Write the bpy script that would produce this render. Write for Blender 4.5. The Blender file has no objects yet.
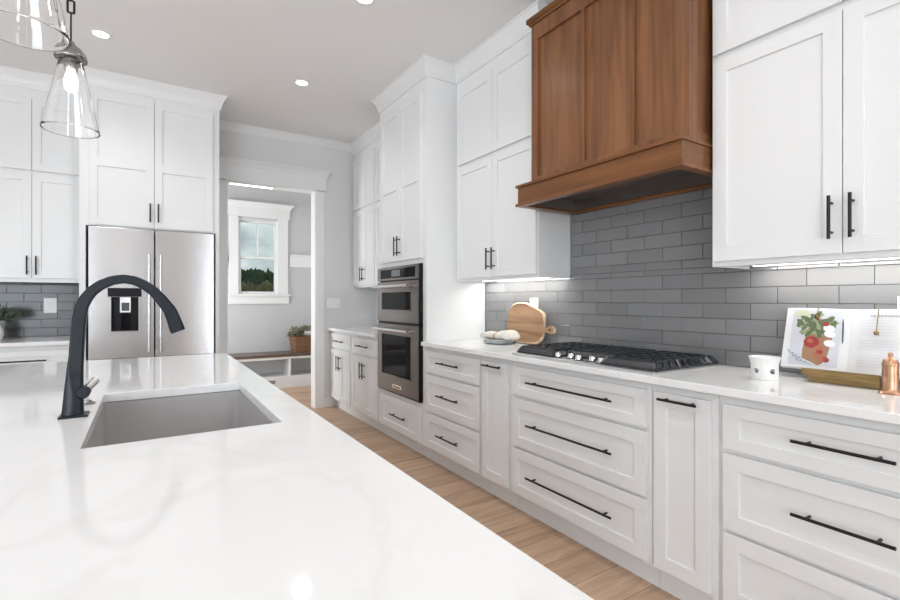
import bpy, bmesh, math, random
from mathutils import Vector, Matrix, noise
random.seed(7)
S = bpy.context.scene
COL = S.collection
PI = math.pi
# ------------------------------------------------------------------ camera
cam_d = bpy.data.cameras.new('camera'); cam = bpy.data.objects.new('camera', cam_d); COL.objects.link(cam)
cam_d.sensor_width = 36.0; cam_d.lens = 475.8 / 900.0 * 36.0; cam_d.clip_start = 0.03; cam_d.clip_end = 400
YAW = math.atan2(450 - 146.8, 475.8)
cam.location = (0, 0, 1.228); cam.rotation_euler = (PI / 2, 0, -YAW)
S.camera = cam
# ------------------------------------------------------------------ world: overcast sky with cloud banks
W = bpy.data.worlds.new('sky'); S.world = W; W.use_nodes = True
wn, wl = W.node_tree.nodes, W.node_tree.links
for n in list(wn): wn.remove(n)
w_out = wn.new('ShaderNodeOutputWorld'); w_bg = wn.new('ShaderNodeBackground')
w_tc = wn.new('ShaderNodeTexCoord'); w_mp = wn.new('ShaderNodeMapping'); w_no = wn.new('ShaderNodeTexNoise'); w_cr = wn.new('ShaderNodeValToRGB')
w_mp.inputs['Scale'].default_value = (1, 1, 1.8); w_mp.inputs['Location'].default_value = (0.35, 0.1, 0.0)
w_no.inputs['Scale'].default_value = 9; w_no.inputs['Detail'].default_value = 5; w_no.inputs['Roughness'].default_value = 0.5
w_cr.color_ramp.elements[0].position = 0.36; w_cr.color_ramp.elements[0].color = (0.30, 0.36, 0.38, 1)
w_cr.color_ramp.elements[1].position = 0.62; w_cr.color_ramp.elements[1].color = (0.66, 0.74, 0.73, 1)
wl.new(w_tc.outputs['Generated'], w_mp.inputs['Vector']); wl.new(w_mp.outputs['Vector'], w_no.inputs['Vector'])
wl.new(w_no.outputs['Fac'], w_cr.inputs['Fac']); wl.new(w_cr.outputs['Color'], w_bg.inputs['Color']); wl.new(w_bg.outputs['Background'], w_out.inputs['Surface'])
w_bg.inputs['Strength'].default_value = 1.15
# ------------------------------------------------------------------ daylight through window openings, plus added fill lamps in unseen openings
def area(name, loc, rot, sx, sy, power, color=(1, 1, 1), spread=PI):
    d = bpy.data.lights.new(name, 'AREA'); d.shape = 'RECTANGLE'; d.size = sx; d.size_y = sy; d.energy = power; d.color = color; d.spread = spread
    o = bpy.data.objects.new(name, d); COL.objects.link(o); o.location = loc; o.rotation_euler = rot
    return o
def spot(name, loc, power, size=2.2, color=(1, .95, .88), radius=.05, blend=.8):
    d = bpy.data.lights.new(name, 'SPOT'); d.energy = power; d.spot_size = size; d.spot_blend = blend; d.color = color; d.shadow_soft_size = radius
    o = bpy.data.objects.new(name, d); COL.objects.link(o); o.location = loc
    return o
DAY = (0.865, 0.952, 1.045)
area('daylight_near_window', (-3.05, -3.98, 1.5), (PI / 2, 0, 0), 3.2, 2.3, 222, DAY)
area('daylight_near_glass_door', (1.88, -3.98, 1.25), (PI / 2, 0, 0), 0.8, 2.4, 48, DAY)  # added lamp in an unseen glass door, lifts the oven tower side
area('daylight_side_window', (-4.98, 1.6, 1.5), (PI / 2 + .75, 0, -PI / 2), 3.2, 2.2, 66, DAY, 1.7)
area('daylight_narrow_window', (-.30, -3.98, 1.5), (PI / 2, 0, 0), .22, 2.0, 3, DAY)  # added lamp in an unseen slit, makes the refrigerator's bright streak
area('daylight_mudroom_door', (-0.58, 6.4, 1.3), (PI / 2, 0, -PI / 2), 1.0, 2.1, 57, (.93, .97, 1))  # added lamp in an unseen opening, brightens the mudroom
S.view_settings.view_transform = 'Standard'; S.view_settings.look = 'None'
S.view_settings.exposure = 0.04; S.view_settings.gamma = 1.0; S.view_settings.use_curve_mapping = False

# ================================================================== materials
def mat(name, color, rough=0.5, metal=0.0, **kw):
    m = bpy.data.materials.new(name); m.use_nodes = True
    b = m.node_tree.nodes['Principled BSDF']
    b.inputs['Base Color'].default_value = (*color, 1); b.inputs['Roughness'].default_value = rough; b.inputs['Metallic'].default_value = metal
    for k, v in kw.items():
        b.inputs[k].default_value = v
    return m
def nodes(m): return m.node_tree.nodes, m.node_tree.links, m.node_tree.nodes['Principled BSDF']
def vary(m, scale, c0, c1, stretch=(1, 1, 1), detail=4, p0=.3, p1=.7, bump=0.0, bscale=None, coord='Object', distort=0.0):
    n, l, b = nodes(m)
    tc = n.new('ShaderNodeTexCoord'); mp = n.new('ShaderNodeMapping'); mp.inputs['Scale'].default_value = stretch
    no = n.new('ShaderNodeTexNoise'); no.inputs['Scale'].default_value = scale; no.inputs['Detail'].default_value = detail; no.inputs['Distortion'].default_value = distort
    cr = n.new('ShaderNodeValToRGB'); cr.color_ramp.elements[0].position = p0; cr.color_ramp.elements[1].position = p1
    cr.color_ramp.elements[0].color = (*c0, 1); cr.color_ramp.elements[1].color = (*c1, 1)
    l.new(tc.outputs[coord], mp.inputs['Vector']); l.new(mp.outputs['Vector'], no.inputs['Vector']); l.new(no.outputs['Fac'], cr.inputs['Fac'])
    l.new(cr.outputs['Color'], b.inputs['Base Color'])
    if bump:
        bp = n.new('ShaderNodeBump'); bp.inputs['Strength'].default_value = bump; bp.inputs['Distance'].default_value = 0.002
        l.new(no.outputs['Fac'], bp.inputs['Height']); l.new(bp.outputs['Normal'], b.inputs['Normal'])
    return m
def emit(name, color, strength):
    m = bpy.data.materials.new(name); m.use_nodes = True
    b = m.node_tree.nodes['Principled BSDF']; b.inputs['Base Color'].default_value = (*color, 1)
    b.inputs['Emission Color'].default_value = (*color, 1); b.inputs['Emission Strength'].default_value = strength
    return m
M = {}
M['paint'] = mat('white_cabinet_paint', (.80, .80, .795), .32)
M['trim'] = mat('white_trim_paint', (.80, .80, .795), .35)
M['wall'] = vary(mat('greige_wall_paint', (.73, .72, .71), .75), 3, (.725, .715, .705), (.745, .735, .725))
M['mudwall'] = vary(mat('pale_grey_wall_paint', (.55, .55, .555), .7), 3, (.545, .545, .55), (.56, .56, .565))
M['ceil'] = vary(mat('ceiling_paint', (.88, .875, .87), .85), 2, (.875, .87, .865), (.885, .88, .875))
M['quartz'] = mat('polished_white_quartz', (.84, .835, .83), .07, 0, **{'Specular IOR Level': .25})
M['black'] = mat('matte_black_metal', (.018, .019, .021), .38, .6)
M['faucet'] = vary(mat('matte_black_faucet', (.02, .024, .03), .33, 0, **{'Specular IOR Level': .3}), 40, (.009, .012, .017), (.013, .017, .023))
M['steel'] = mat('brushed_stainless', (.67, .67, .68), .24, 1.0)
M['steel_dark'] = mat('dark_stainless', (.25, .233, .218), .32, 1.0)
M['chrome'] = mat('chrome', (.8, .8, .8), .12, 1.0)
M['glass_black'] = mat('black_oven_glass', (.008, .008, .009), .05, 0, **{'IOR': 1.14})
M['plastic_black'] = mat('black_plastic', (.010, .010, .012), .3, 0, **{'IOR': 1.25})
M['iron'] = vary(mat('cast_iron', (.02, .022, .026), .28), 60, (.022, .025, .03), (.036, .039, .044), bump=.2)
M['sink'] = vary(mat('taupe_composite_sink', (.36, .33, .315), .45), 200, (.42, .40, .395), (.45, .43, .425))
M['brass'] = vary(mat('aged_brass', (.42, .28, .11), .3, 1.0), 14, (.22, .145, .065), (.40, .28, .13), (1, 1, 6))
M['copper'] = vary(mat('copper', (.80, .45, .30), .34, 1.0), 20, (.50, .28, .17), (.66, .40, .26))
M['ceramic'] = mat('white_ceramic', (.80, .79, .77), .3)
M['plate'] = mat('white_switch_plastic', (.85, .85, .85), .35)
M['lens'] = emit('lit_ceiling_lens', (1, .97, .92), 9)
M['led'] = emit('lit_led_strip', (1, .98, .95), 2.2)  # also the added glow on the doorway soffit
M['bulb'] = emit('lit_bulb', (1, .87, .70), 9)
M['screen'] = mat('grey_display', (.10, .11, .12), .15)
M['red'] = mat('red_enamel', (.25, .03, .035), .4)
M['glass'] = mat('clear_glass', (1, 1, 1), .0, 0, **{'Transmission Weight': 1.0, 'IOR': 1.45})
M['pane'] = mat('window_glass', (.95, .98, .97), .0, 0, **{'Transmission Weight': 1.0, 'IOR': 1.02})
M['nickel'] = mat('smoky_nickel', (.30, .29, .28), .25, 1.0)
M['paper'] = mat('book_paper', (.74, .74, .75), .6)
M['cover'] = mat('book_cover', (.75, .74, .73), .5)
M['ink'] = mat('grey_ink', (.42, .43, .46), .7)
M['inkpale'] = mat('pale_ink', (.66, .67, .70), .7)
M['photo_ground'] = mat('photo_marble', (.58, .59, .63), .55)
M['leaf_print'] = mat('printed_leaf', (.11, .15, .07), .55)
M['leaf_print2'] = mat('printed_leaf_pale', (.30, .33, .19), .55)
M['pom'] = mat('printed_pomegranate', (.32, .035, .035), .55)
M['fig'] = mat('printed_fig', (.40, .13, .07), .55)
M['board_print'] = mat('printed_board', (.33, .18, .10), .55)
M['cheese'] = mat('printed_cheese', (.80, .78, .80), .55)
M['cloth_print'] = mat('printed_cloth', (.24, .26, .32), .55)
M['knife_print'] = mat('printed_knife', (.10, .12, .16), .55)
M['lemon'] = mat('printed_bowl', (.55, .57, .40), .55)
M['dark'] = mat('shadow_gap_black', (.008, .008, .008), .6)
M['grout'] = mat('grey_grout', (.13, .13, .13), .8)
M['plant'] = vary(mat('dark_green_leaf', (.05, .08, .04), .5), 30, (.03, .05, .03), (.09, .13, .07))
M['sage'] = vary(mat('sage_leaf', (.16, .17, .10), .55), 40, (.10, .12, .06), (.40, .36, .27))
M['hedge'] = vary(mat('evergreen_foliage', (.02, .045, .015), .7), 1.2, (.012, .03, .01), (.04, .075, .025))
M['scrub'] = vary(mat('scrub_foliage', (.10, .11, .04), .7), 1.5, (.07, .085, .03), (.16, .15, .07))
M['grass'] = vary(mat('field_grass', (.10, .13, .05), .9), .4, (.08, .11, .04), (.15, .16, .07))
M['bark'] = mat('bark', (.06, .045, .03), .8)
M['rubber'] = mat('grey_metal', (.2, .2, .21), .4, .5)
M['linen'] = vary(mat('cream_linen', (.70, .67, .60), .9), 60, (.62, .59, .52), (.76, .73, .67), bump=.3)
M['linen_tan'] = mat('tan_linen_stripe', (.50, .35, .22), .9)
M['glassplate'] = mat('pale_glass_plate', (.80, .82, .83), .15)

# brushed fridge steel: fine horizontal brushing
def brush(m, strength):
    n, l, b = nodes(m)
    tc = n.new('ShaderNodeTexCoord'); mp = n.new('ShaderNodeMapping'); mp.inputs['Scale'].default_value = (1.5, 1.5, 500)
    no = n.new('ShaderNodeTexNoise'); no.inputs['Scale'].default_value = 1; no.inputs['Detail'].default_value = 2
    bp = n.new('ShaderNodeBump'); bp.inputs['Strength'].default_value = strength; bp.inputs['Distance'].default_value = .0006
    l.new(tc.outputs['Object'], mp.inputs['Vector']); l.new(mp.outputs['Vector'], no.inputs['Vector']); l.new(no.outputs['Fac'], bp.inputs['Height'])
    l.new(bp.outputs['Normal'], b.inputs['Normal'])
    b.inputs['Anisotropic'].default_value = .85; b.inputs['Anisotropic Rotation'].default_value = .25
    tg = n.new('ShaderNodeTangent'); tg.direction_type = 'RADIAL'; tg.axis = 'Z'; l.new(tg.outputs['Tangent'], b.inputs['Tangent'])
M['steel_plain'] = mat('satin_stainless', (.66, .66, .66), .38, 1.0)
brush(M['steel'], .12); brush(M['steel_dark'], .06)

# quartz: faint veins
def quartz(m):
    n, l, b = nodes(m)
    tc = n.new('ShaderNodeTexCoord'); mp = n.new('ShaderNodeMapping'); mp.inputs['Rotation'].default_value = (0, 0, .6); mp.inputs['Scale'].default_value = (1, .55, 1)
    no = n.new('ShaderNodeTexNoise'); no.inputs['Scale'].default_value = 2.2; no.inputs['Detail'].default_value = 7; no.inputs['Distortion'].default_value = 1.2
    cr = n.new('ShaderNodeValToRGB'); e = cr.color_ramp.elements
    e[0].position = .475; e[0].color = (.855, .852, .85, 1); e[1].position = .525; e[1].color = (.855, .852, .85, 1)
    k = cr.color_ramp.elements.new(.5); k.color = (.822, .815, .81, 1)
    l.new(tc.outputs['Object'], mp.inputs['Vector']); l.new(mp.outputs['Vector'], no.inputs['Vector']); l.new(no.outputs['Fac'], cr.inputs['Fac']); l.new(cr.outputs['Color'], b.inputs['Base Color'])
quartz(M['quartz'])

# wood with grain along an axis
def wood(name, c0, c1, axis, rough=.35, fine=1.0, knots=False):
    m = mat(name, c0, rough, 0, **{'Specular IOR Level': .35})
    n, l, b = nodes(m)
    st = [14 * fine, 14 * fine, 14 * fine]; st[axis] = .9 * fine
    tc = n.new('ShaderNodeTexCoord'); mp = n.new('ShaderNodeMapping'); mp.inputs['Scale'].default_value = st
    no = n.new('ShaderNodeTexNoise'); no.inputs['Scale'].default_value = 1.6; no.inputs['Detail'].default_value = 8; no.inputs['Roughness'].default_value = .62; no.inputs['Distortion'].default_value = .5
    st2 = [3.2, 3.2, 3.2]; st2[axis] = .8
    mp2 = n.new('ShaderNodeMapping'); mp2.inputs['Scale'].default_value = st2
    no2 = n.new('ShaderNodeTexNoise'); no2.inputs['Scale'].default_value = 1.3; no2.inputs['Detail'].default_value = 3
    mx = n.new('ShaderNodeMix'); mx.data_type = 'FLOAT'; mx.inputs[0].default_value = .45
    cr = n.new('ShaderNodeValToRGB'); cr.color_ramp.elements[0].position = .34; cr.color_ramp.elements[1].position = .66
    cr.color_ramp.elements[0].color = (*c0, 1); cr.color_ramp.elements[1].color = (*c1, 1)
    for a, bb in ((mp, no), (mp2, no2)):
        l.new(tc.outputs['Object'], a.inputs['Vector']); l.new(a.outputs['Vector'], bb.inputs['Vector'])
    l.new(no.outputs['Fac'], mx.inputs[2]); l.new(no2.outputs['Fac'], mx.inputs[3]); l.new(mx.outputs[0], cr.inputs['Fac']); l.new(cr.outputs['Color'], b.inputs['Base Color'])
    bp = n.new('ShaderNodeBump'); bp.inputs['Strength'].default_value = .08; bp.inputs['Distance'].default_value = .001
    l.new(no.outputs['Fac'], bp.inputs['Height']); l.new(bp.outputs['Normal'], b.inputs['Normal'])
    return m
M['hood_v'] = wood('stained_maple_vertical', (.098, .037, .014), (.285, .125, .054), 2, .30)
M['hood_h'] = wood('stained_maple_lengthwise', (.105, .038, .012), (.275, .112, .04), 1, .30)
M['hood_x'] = wood('stained_maple_crosswise', (.10, .038, .013), (.24, .10, .038), 0, .30)
M['bench_wood'] = wood('dark_bench_wood', (.085, .058, .044), (.16, .115, .09), 0, .3)
M['acacia'] = wood('acacia_board', (.17, .075, .033), (.60, .385, .23), 1, .5, .75)
M['live_edge'] = vary(mat('pale_live_edge', (.62, .47, .32), .6), 30, (.45, .30, .18), (.72, .58, .42))

# plank floor: planks run across the aisle (x)
def floor_mat():
    m = mat('oak_planks', (.4, .25, .16), .38)
    n, l, b = nodes(m)
    tc = n.new('ShaderNodeTexCoord')
    br = n.new('ShaderNodeTexBrick'); br.offset = .37; br.inputs['Scale'].default_value = 1.0
    br.inputs['Color1'].default_value = (.52, .355, .24, 1); br.inputs['Color2'].default_value = (.66, .47, .335, 1); br.inputs['Mortar'].default_value = (.32, .20, .13, 1)
    br.inputs['Mortar Size'].default_value = .0022; br.inputs['Brick Width'].default_value = 1.22; br.inputs['Row Height'].default_value = .18; br.inputs['Bias'].default_value = -.1
    mp = n.new('ShaderNodeMapping'); mp.inputs['Scale'].default_value = (1.2, 11, 1)
    no = n.new('ShaderNodeTexNoise'); no.inputs['Scale'].default_value = 2.0; no.inputs['Detail'].default_value = 8; no.inputs['Roughness'].default_value = .65; no.inputs['Distortion'].default_value = .6
    cr = n.new('ShaderNodeValToRGB'); cr.color_ramp.elements[0].position = .3; cr.color_ramp.elements[1].position = .7
    cr.color_ramp.elements[0].color = (.66, .62, .58, 1); cr.color_ramp.elements[1].color = (1.15, 1.12, 1.1, 1)
    mx = n.new('ShaderNodeMix'); mx.data_type = 'RGBA'; mx.blend_type = 'MULTIPLY'; mx.inputs[0].default_value = 1
    l.new(tc.outputs['Object'], br.inputs['Vector']); l.new(tc.outputs['Object'], mp.inputs['Vector']); l.new(mp.outputs['Vector'], no.inputs['Vector']); l.new(no.outputs['Fac'], cr.inputs['Fac'])
    l.new(br.outputs['Color'], mx.inputs[6]); l.new(cr.outputs['Color'], mx.inputs[7]); l.new(mx.outputs[2], b.inputs['Base Color'])
    bp = n.new('ShaderNodeBump'); bp.inputs['Strength'].default_value = .12; bp.inputs['Distance'].default_value = .001
    l.new(no.outputs['Fac'], bp.inputs['Height']); l.new(bp.outputs['Normal'], b.inputs['Normal'])
    return m
M['floor'] = floor_mat()

# glazed tile: per tile tone read from a colour attribute (the tiles differ in glaze)
def tile_mat(name='grey_glazed_tile', rough=.12, spec=.5):
    m = mat(name, (.2, .2, .21), rough, 0, **{'Specular IOR Level': spec})
    n, l, b = nodes(m)
    at = n.new('ShaderNodeAttribute'); at.attribute_name = 'tone'
    l.new(at.outputs['Color'], b.inputs['Base Color'])
    tc = n.new('ShaderNodeTexCoord'); no = n.new('ShaderNodeTexNoise'); no.inputs['Scale'].default_value = 9; no.inputs['Detail'].default_value = 2
    bp = n.new('ShaderNodeBump'); bp.inputs['Strength'].default_value = .12; bp.inputs['Distance'].default_value = .004
    l.new(tc.outputs['Object'], no.inputs['Vector']); l.new(no.outputs['Fac'], bp.inputs['Height']); l.new(bp.outputs['Normal'], b.inputs['Normal'])
    return m
M['tile'] = tile_mat(); M['tile_dark'] = tile_mat('dark_glazed_tile', .16, .3)

# wicker
def wicker():
    m = mat('woven_wicker', (.20, .10, .05), .6)
    n, l, b = nodes(m)
    tc = n.new('ShaderNodeTexCoord'); br = n.new('ShaderNodeTexBrick'); br.inputs['Scale'].default_value = 1
    mp = n.new('ShaderNodeMapping'); mp.inputs['Rotation'].default_value = (PI / 2, 0, 0)
    br.inputs['Color1'].default_value = (.26, .13, .062, 1); br.inputs['Color2'].default_value = (.17, .08, .038, 1); br.inputs['Mortar'].default_value = (.06, .03, .015, 1)
    br.inputs['Brick Width'].default_value = .05; br.inputs['Row Height'].default_value = .018; br.inputs['Mortar Size'].default_value = .002
    l.new(tc.outputs['Object'], mp.inputs['Vector']); l.new(mp.outputs['Vector'], br.inputs['Vector']); l.new(br.outputs['Color'], b.inputs['Base Color'])
    return m
M['wicker'] = wicker()

# ================================================================== geometry helpers
ORIG = {}
class MB:
    def __init__(s): s.bm = bmesh.new(); s.mi = 0
    def face(s, vs):
        try:
            f = s.bm.faces.new(vs); f.material_index = s.mi; return f
        except ValueError: return None
    def box(s, x0, x1, y0, y1, z0, z1, mtx=None, bevel=0.0, seg=2):
        x0, x1 = min(x0, x1), max(x0, x1); y0, y1 = min(y0, y1), max(y0, y1); z0, z1 = min(z0, z1), max(z0, z1)
        vs = [s.bm.verts.new((x, y, z)) for x in (x0, x1) for y in (y0, y1) for z in (z0, z1)]
        fs = [s.face([vs[i] for i in q]) for q in ((0, 1, 3, 2), (4, 6, 7, 5), (0, 4, 5, 1), (2, 3, 7, 6), (0, 2, 6, 4), (1, 5, 7, 3))]
        if bevel:
            es = list({e for f in fs for e in f.edges})
            r = bmesh.ops.bevel(s.bm, geom=es, offset=bevel, segments=seg, affect='EDGES', profile=.5)
            for f in r['faces']: f.material_index = s.mi
            vs = list({v for f in r['faces'] for v in f.verts} | {v for v in vs if v.is_valid})
        if mtx is not None:
            for v in vs: v.co = mtx @ v.co
        return s
    def lathe(s, prof, c=(0, 0, 0), n=32, mtx=None, cap=True):
        rings = []
        for r, z in prof:
            ring = []
            for k in range(n):
                a = 2 * PI * k / n
                p = Vector((r * math.cos(a), r * math.sin(a), z))
                if mtx is not None: p = mtx @ p
                ring.append(s.bm.verts.new(p + Vector(c)))
            rings.append(ring)
        for a, b in zip(rings, rings[1:]):
            for k in range(n): s.face([a[k], a[(k + 1) % n], b[(k + 1) % n], b[k]])
        if cap:
            if prof[0][0] > 1e-5: s.face(rings[0][::-1])
            if prof[-1][0] > 1e-5: s.face(rings[-1])
        return s
    def tube(s, pts, r, n=10, flat=None):
        pts = [Vector(p) for p in pts]; rr = r if isinstance(r, (list, tuple)) else [r] * len(pts)
        rings = []; prev = None
        for i, p in enumerate(pts):
            t = (pts[min(i + 1, len(pts) - 1)] - pts[max(i - 1, 0)]).normalized()
            if prev is None:
                a = Vector((0, 0, 1)) if abs(t.z) < .9 else Vector((1, 0, 0)); u = t.cross(a).normalized()
            else: u = (prev - t * prev.dot(t)).normalized()
            prev = u; w = t.cross(u)
            rings.append([s.bm.verts.new(p + (u * math.cos(2 * PI * k / n) + w * math.sin(2 * PI * k / n)) * rr[i]) for k in range(n)])
        for a, b in zip(rings, rings[1:]):
            for k in range(n): s.face([a[k], a[(k + 1) % n], b[(k + 1) % n], b[k]])
        s.face(rings[0][::-1]); s.face(rings[-1])
        return s
    def loft(s, rings, cap=True, closed=True):
        R = [[s.bm.verts.new(p) for p in ring] for ring in rings]; n = len(R[0])
        for a, b in zip(R, R[1:]):
            for k in range(n if closed else n - 1): s.face([a[k], a[(k + 1) % n], b[(k + 1) % n], b[k]])
        if cap: s.face(R[0][::-1]); s.face(R[-1])
        return s
    def prism(s, poly, fn, a, b):
        """extrude a 2D polygon; fn(p, q, t) -> xyz"""
        return s.loft([[fn(p, q, a) for p, q in poly], [fn(p, q, b) for p, q in poly]])
    def slab(s, us, vs, holes, t0, t1, fn):
        """a plate of cells us x vs with some cells left out, thickness t0..t1; fn(u, v, t) -> xyz"""
        nu, nv = len(us) - 1, len(vs) - 1; cache = {}
        def V(i, j, k):
            if (i, j, k) not in cache: cache[(i, j, k)] = s.bm.verts.new(fn(us[i], vs[j], (t0, t1)[k]))
            return cache[(i, j, k)]
        on = lambda i, j: 0 <= i < nu and 0 <= j < nv and (i, j) not in holes
        for i in range(nu):
            for j in range(nv):
                if not on(i, j): continue
                for k in (0, 1): s.face([V(i, j, k), V(i + 1, j, k), V(i + 1, j + 1, k), V(i, j + 1, k)])
                if not on(i - 1, j): s.face([V(i, j, 0), V(i, j + 1, 0), V(i, j + 1, 1), V(i, j, 1)])
                if not on(i + 1, j): s.face([V(i + 1, j, 0), V(i + 1, j + 1, 0), V(i + 1, j + 1, 1), V(i + 1, j, 1)])
                if not on(i, j - 1): s.face([V(i, j, 0), V(i + 1, j, 0), V(i + 1, j, 1), V(i, j, 1)])
                if not on(i, j + 1): s.face([V(i, j + 1, 0), V(i + 1, j + 1, 0), V(i + 1, j + 1, 1), V(i, j + 1, 1)])
        return s
    def relief(s, us, vs, depth, back, fn):
        """a panel whose cells sit at their own depth (shaker fronts); depth[i][j], fn(u, v, d) -> xyz"""
        nu, nv = len(us) - 1, len(vs) - 1; cache = {}
        def V(i, j, d):
            k = (i, j, round(d, 5))
            if k not in cache: cache[k] = s.bm.verts.new(fn(us[i], vs[j], d))
            return cache[k]
        for i in range(nu):
            for j in range(nv):
                d = depth[i][j]
                s.face([V(i, j, d), V(i + 1, j, d), V(i + 1, j + 1, d), V(i, j + 1, d)])
                s.face([V(i, j, back), V(i + 1, j, back), V(i + 1, j + 1, back), V(i, j + 1, back)])
                for di, dj, e in ((-1, 0, ((i, j), (i, j + 1))), (1, 0, ((i + 1, j), (i + 1, j + 1))), (0, -1, ((i, j), (i + 1, j))), (0, 1, ((i, j + 1), (i + 1, j + 1)))):
                    a, b = i + di, j + dj
                    if 0 <= a < nu and 0 <= b < nv:
                        d2 = depth[a][b]
                        if d2 < d - 1e-6: s.face([V(*e[0], d), V(*e[1], d), V(*e[1], d2), V(*e[0], d2)])
                    else: s.face([V(*e[0], d), V(*e[1], d), V(*e[1], back), V(*e[0], back)])
        return s
    def build(s, name, mats, parent=None, smooth=False, bevel=0.0, origin=None, auto=True):
        bmesh.ops.recalc_face_normals(s.bm, faces=s.bm.faces)
        me = bpy.data.meshes.new(name)
        if parent is not None and origin is None: origin = ORIG[parent.name]
        o = Vector(origin) if origin is not None else Vector((0, 0, 0))
        for v in s.bm.verts: v.co -= o
        s.bm.to_mesh(me); s.bm.free()
        for m in (mats if isinstance(mats, (list, tuple)) else [mats]): me.materials.append(m if not isinstance(m, str) else M[m])
        ob = bpy.data.objects.new(name, me); COL.objects.link(ob)
        if smooth:
            for p in me.polygons: p.use_smooth = True
            if auto: me.set_sharp_from_angle(angle=math.radians(38))
        if bevel:
            md = ob.modifiers.new('edge', 'BEVEL'); md.width = bevel; md.segments = 2; md.limit_method = 'ANGLE'; md.angle_limit = math.radians(40)
        if parent is not None: ob.parent = parent
        else: ob.location = o
        ORIG[ob.name] = o
        return ob
def thing(name, label, cat, loc, group=None):
    o = bpy.data.objects.new(name, None); COL.objects.link(o); o.location = loc; o.empty_display_size = .05
    o['label'] = label; o['category'] = cat
    if group: o['group'] = group
    ORIG[o.name] = Vector(loc)
    return o
def tag(o, label, cat, group=None):
    o['label'] = label; o['category'] = cat
    if group: o['group'] = group
    return o
def struct(o):
    o['kind'] = 'structure'; return o
def arc(cx, cy, r, a0, a1, n): return [(cx + r * math.cos(a0 + (a1 - a0) * k / n), cy + r * math.sin(a0 + (a1 - a0) * k / n)) for k in range(n + 1)]
def sweep(mb, path, prof, side, cap=True):
    """sweep a moulding profile (d outward, z) along an axis aligned xy path with mitred corners; side=+1 left of travel"""
    n = len(path); rings = []
    for i, (x, y) in enumerate(path):
        ns = []
        for a, b in ((i - 1, i), (i, i + 1)):
            if 0 <= a and b < n:
                dx, dy = path[b][0] - path[a][0], path[b][1] - path[a][1]; L = math.hypot(dx, dy)
                ns.append((-dy / L * side, dx / L * side))
        if len(ns) == 2: ox, oy = ns[0][0] + ns[1][0], ns[0][1] + ns[1][1]
        else: ox, oy = ns[0]
        if len(ns) == 2 and ns[0] == ns[1]: ox, oy = ns[0]
        rings.append([(x + ox * d, y + oy * d, z) for d, z in prof])
    mb.loft(rings, cap=cap)
    return mb

# ================================================================== key planes
WX = 2.36          # right wall
TX = 2.35          # its tile face
F = 1.773          # base cabinet fronts
UX = 2.045         # upper cabinet doors
YB = 5.36          # back wall
FY = 4.70          # refrigerator cabinet fronts
UY = 5.03          # left upper cabinet doors
MY = 7.28          # mudroom back wall
CZ = 3.05          # ceiling
CT = .914; CB = .883

# ================================================================== structure
struct(MB().box(-5.1, 2.5, -4.1, 7.5, -.12, 0).build('floor', 'floor'))
struct(MB().box(-5.1, 2.5, -4.1, 7.5, CZ, CZ + .12).build('ceiling', 'ceil'))
struct(MB().box(WX, WX + .14, -4.1, 7.5, 0, CZ).build('wall_right', 'wall'))
fY = lambda u, v, t: (u, t, v)
fX = lambda u, v, t: (t, u, v)
DX0, DX1, DZ = .70, 1.603, 2.455
struct(MB().slab([-5, DX0 - .0125, DX1 + .0125, WX], [0, DZ + .0125, CZ], {(1, 0)}, YB, YB + .14, fY).build('wall_back', 'wall'))
struct(MB().slab([-5, -4.65, -1.45, -.42, -.18, 1.46, 2.3, WX], [0, .05, .3, 2.45, 2.7, CZ], {(1, 2), (1, 3), (3, 2), (5, 1), (5, 2)}, -4.0, -4.1, fY).build('wall_near', 'wall'))
struct(MB().slab([-4.0, -.05, 3.25, YB], [0, .4, 2.6, CZ], {(1, 1)}, -5.0, -5.1, fX).build('wall_left', 'wall'))
WX0, WX1, WZ0, WZ1 = 1.09, 1.625, 1.31, 2.385
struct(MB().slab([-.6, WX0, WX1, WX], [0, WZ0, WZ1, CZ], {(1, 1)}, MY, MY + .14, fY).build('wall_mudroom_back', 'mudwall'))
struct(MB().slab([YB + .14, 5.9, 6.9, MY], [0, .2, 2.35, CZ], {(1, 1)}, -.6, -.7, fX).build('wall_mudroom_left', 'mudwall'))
# unseen window and door frames (reflections only); some hold added lamps
def grid_window(name, us, vs, bars_u, bars_v, plane, fn):
    mb = MB(); w = .05
    for u in us: mb.loft([[fn(u + a, v, plane + b) for a, b in ((-w / 2, -.03), (w / 2, -.03), (w / 2, .03), (-w / 2, .03))] for v in (vs[0], vs[-1])])
    for v in vs: mb.loft([[fn(u, v + a, plane + b) for a, b in ((-w / 2, -.03), (w / 2, -.03), (w / 2, .03), (-w / 2, .03))] for u in (us[0], us[-1])])
    return struct(mb.build(name, 'trim'))
grid_window('window_2', [-4.65, -3.58, -2.52, -1.45], [.3, 1.9, 2.7], 0, 0, -3.93, fY)
grid_window('door_2', [1.46, 2.3], [.05, 1.9, 2.45], 0, 0, -3.93, fY)  # unseen frame added around the lamp for the oven tower side
grid_window('window_4', [-.42, -.18], [.3, 2.45], 0, 0, -3.93, fY)  # unseen frame added with the refrigerator streak lamp
grid_window('window_3', [-.05, 1.05, 2.15, 3.25], [.4, 1.9, 2.6], 0, 0, -4.93, fX)
grid_window('door_3', [5.9, 6.9], [.2, 2.35], 0, 0, -.55, fX)  # unseen frame added around the mudroom fill lamp

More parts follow.
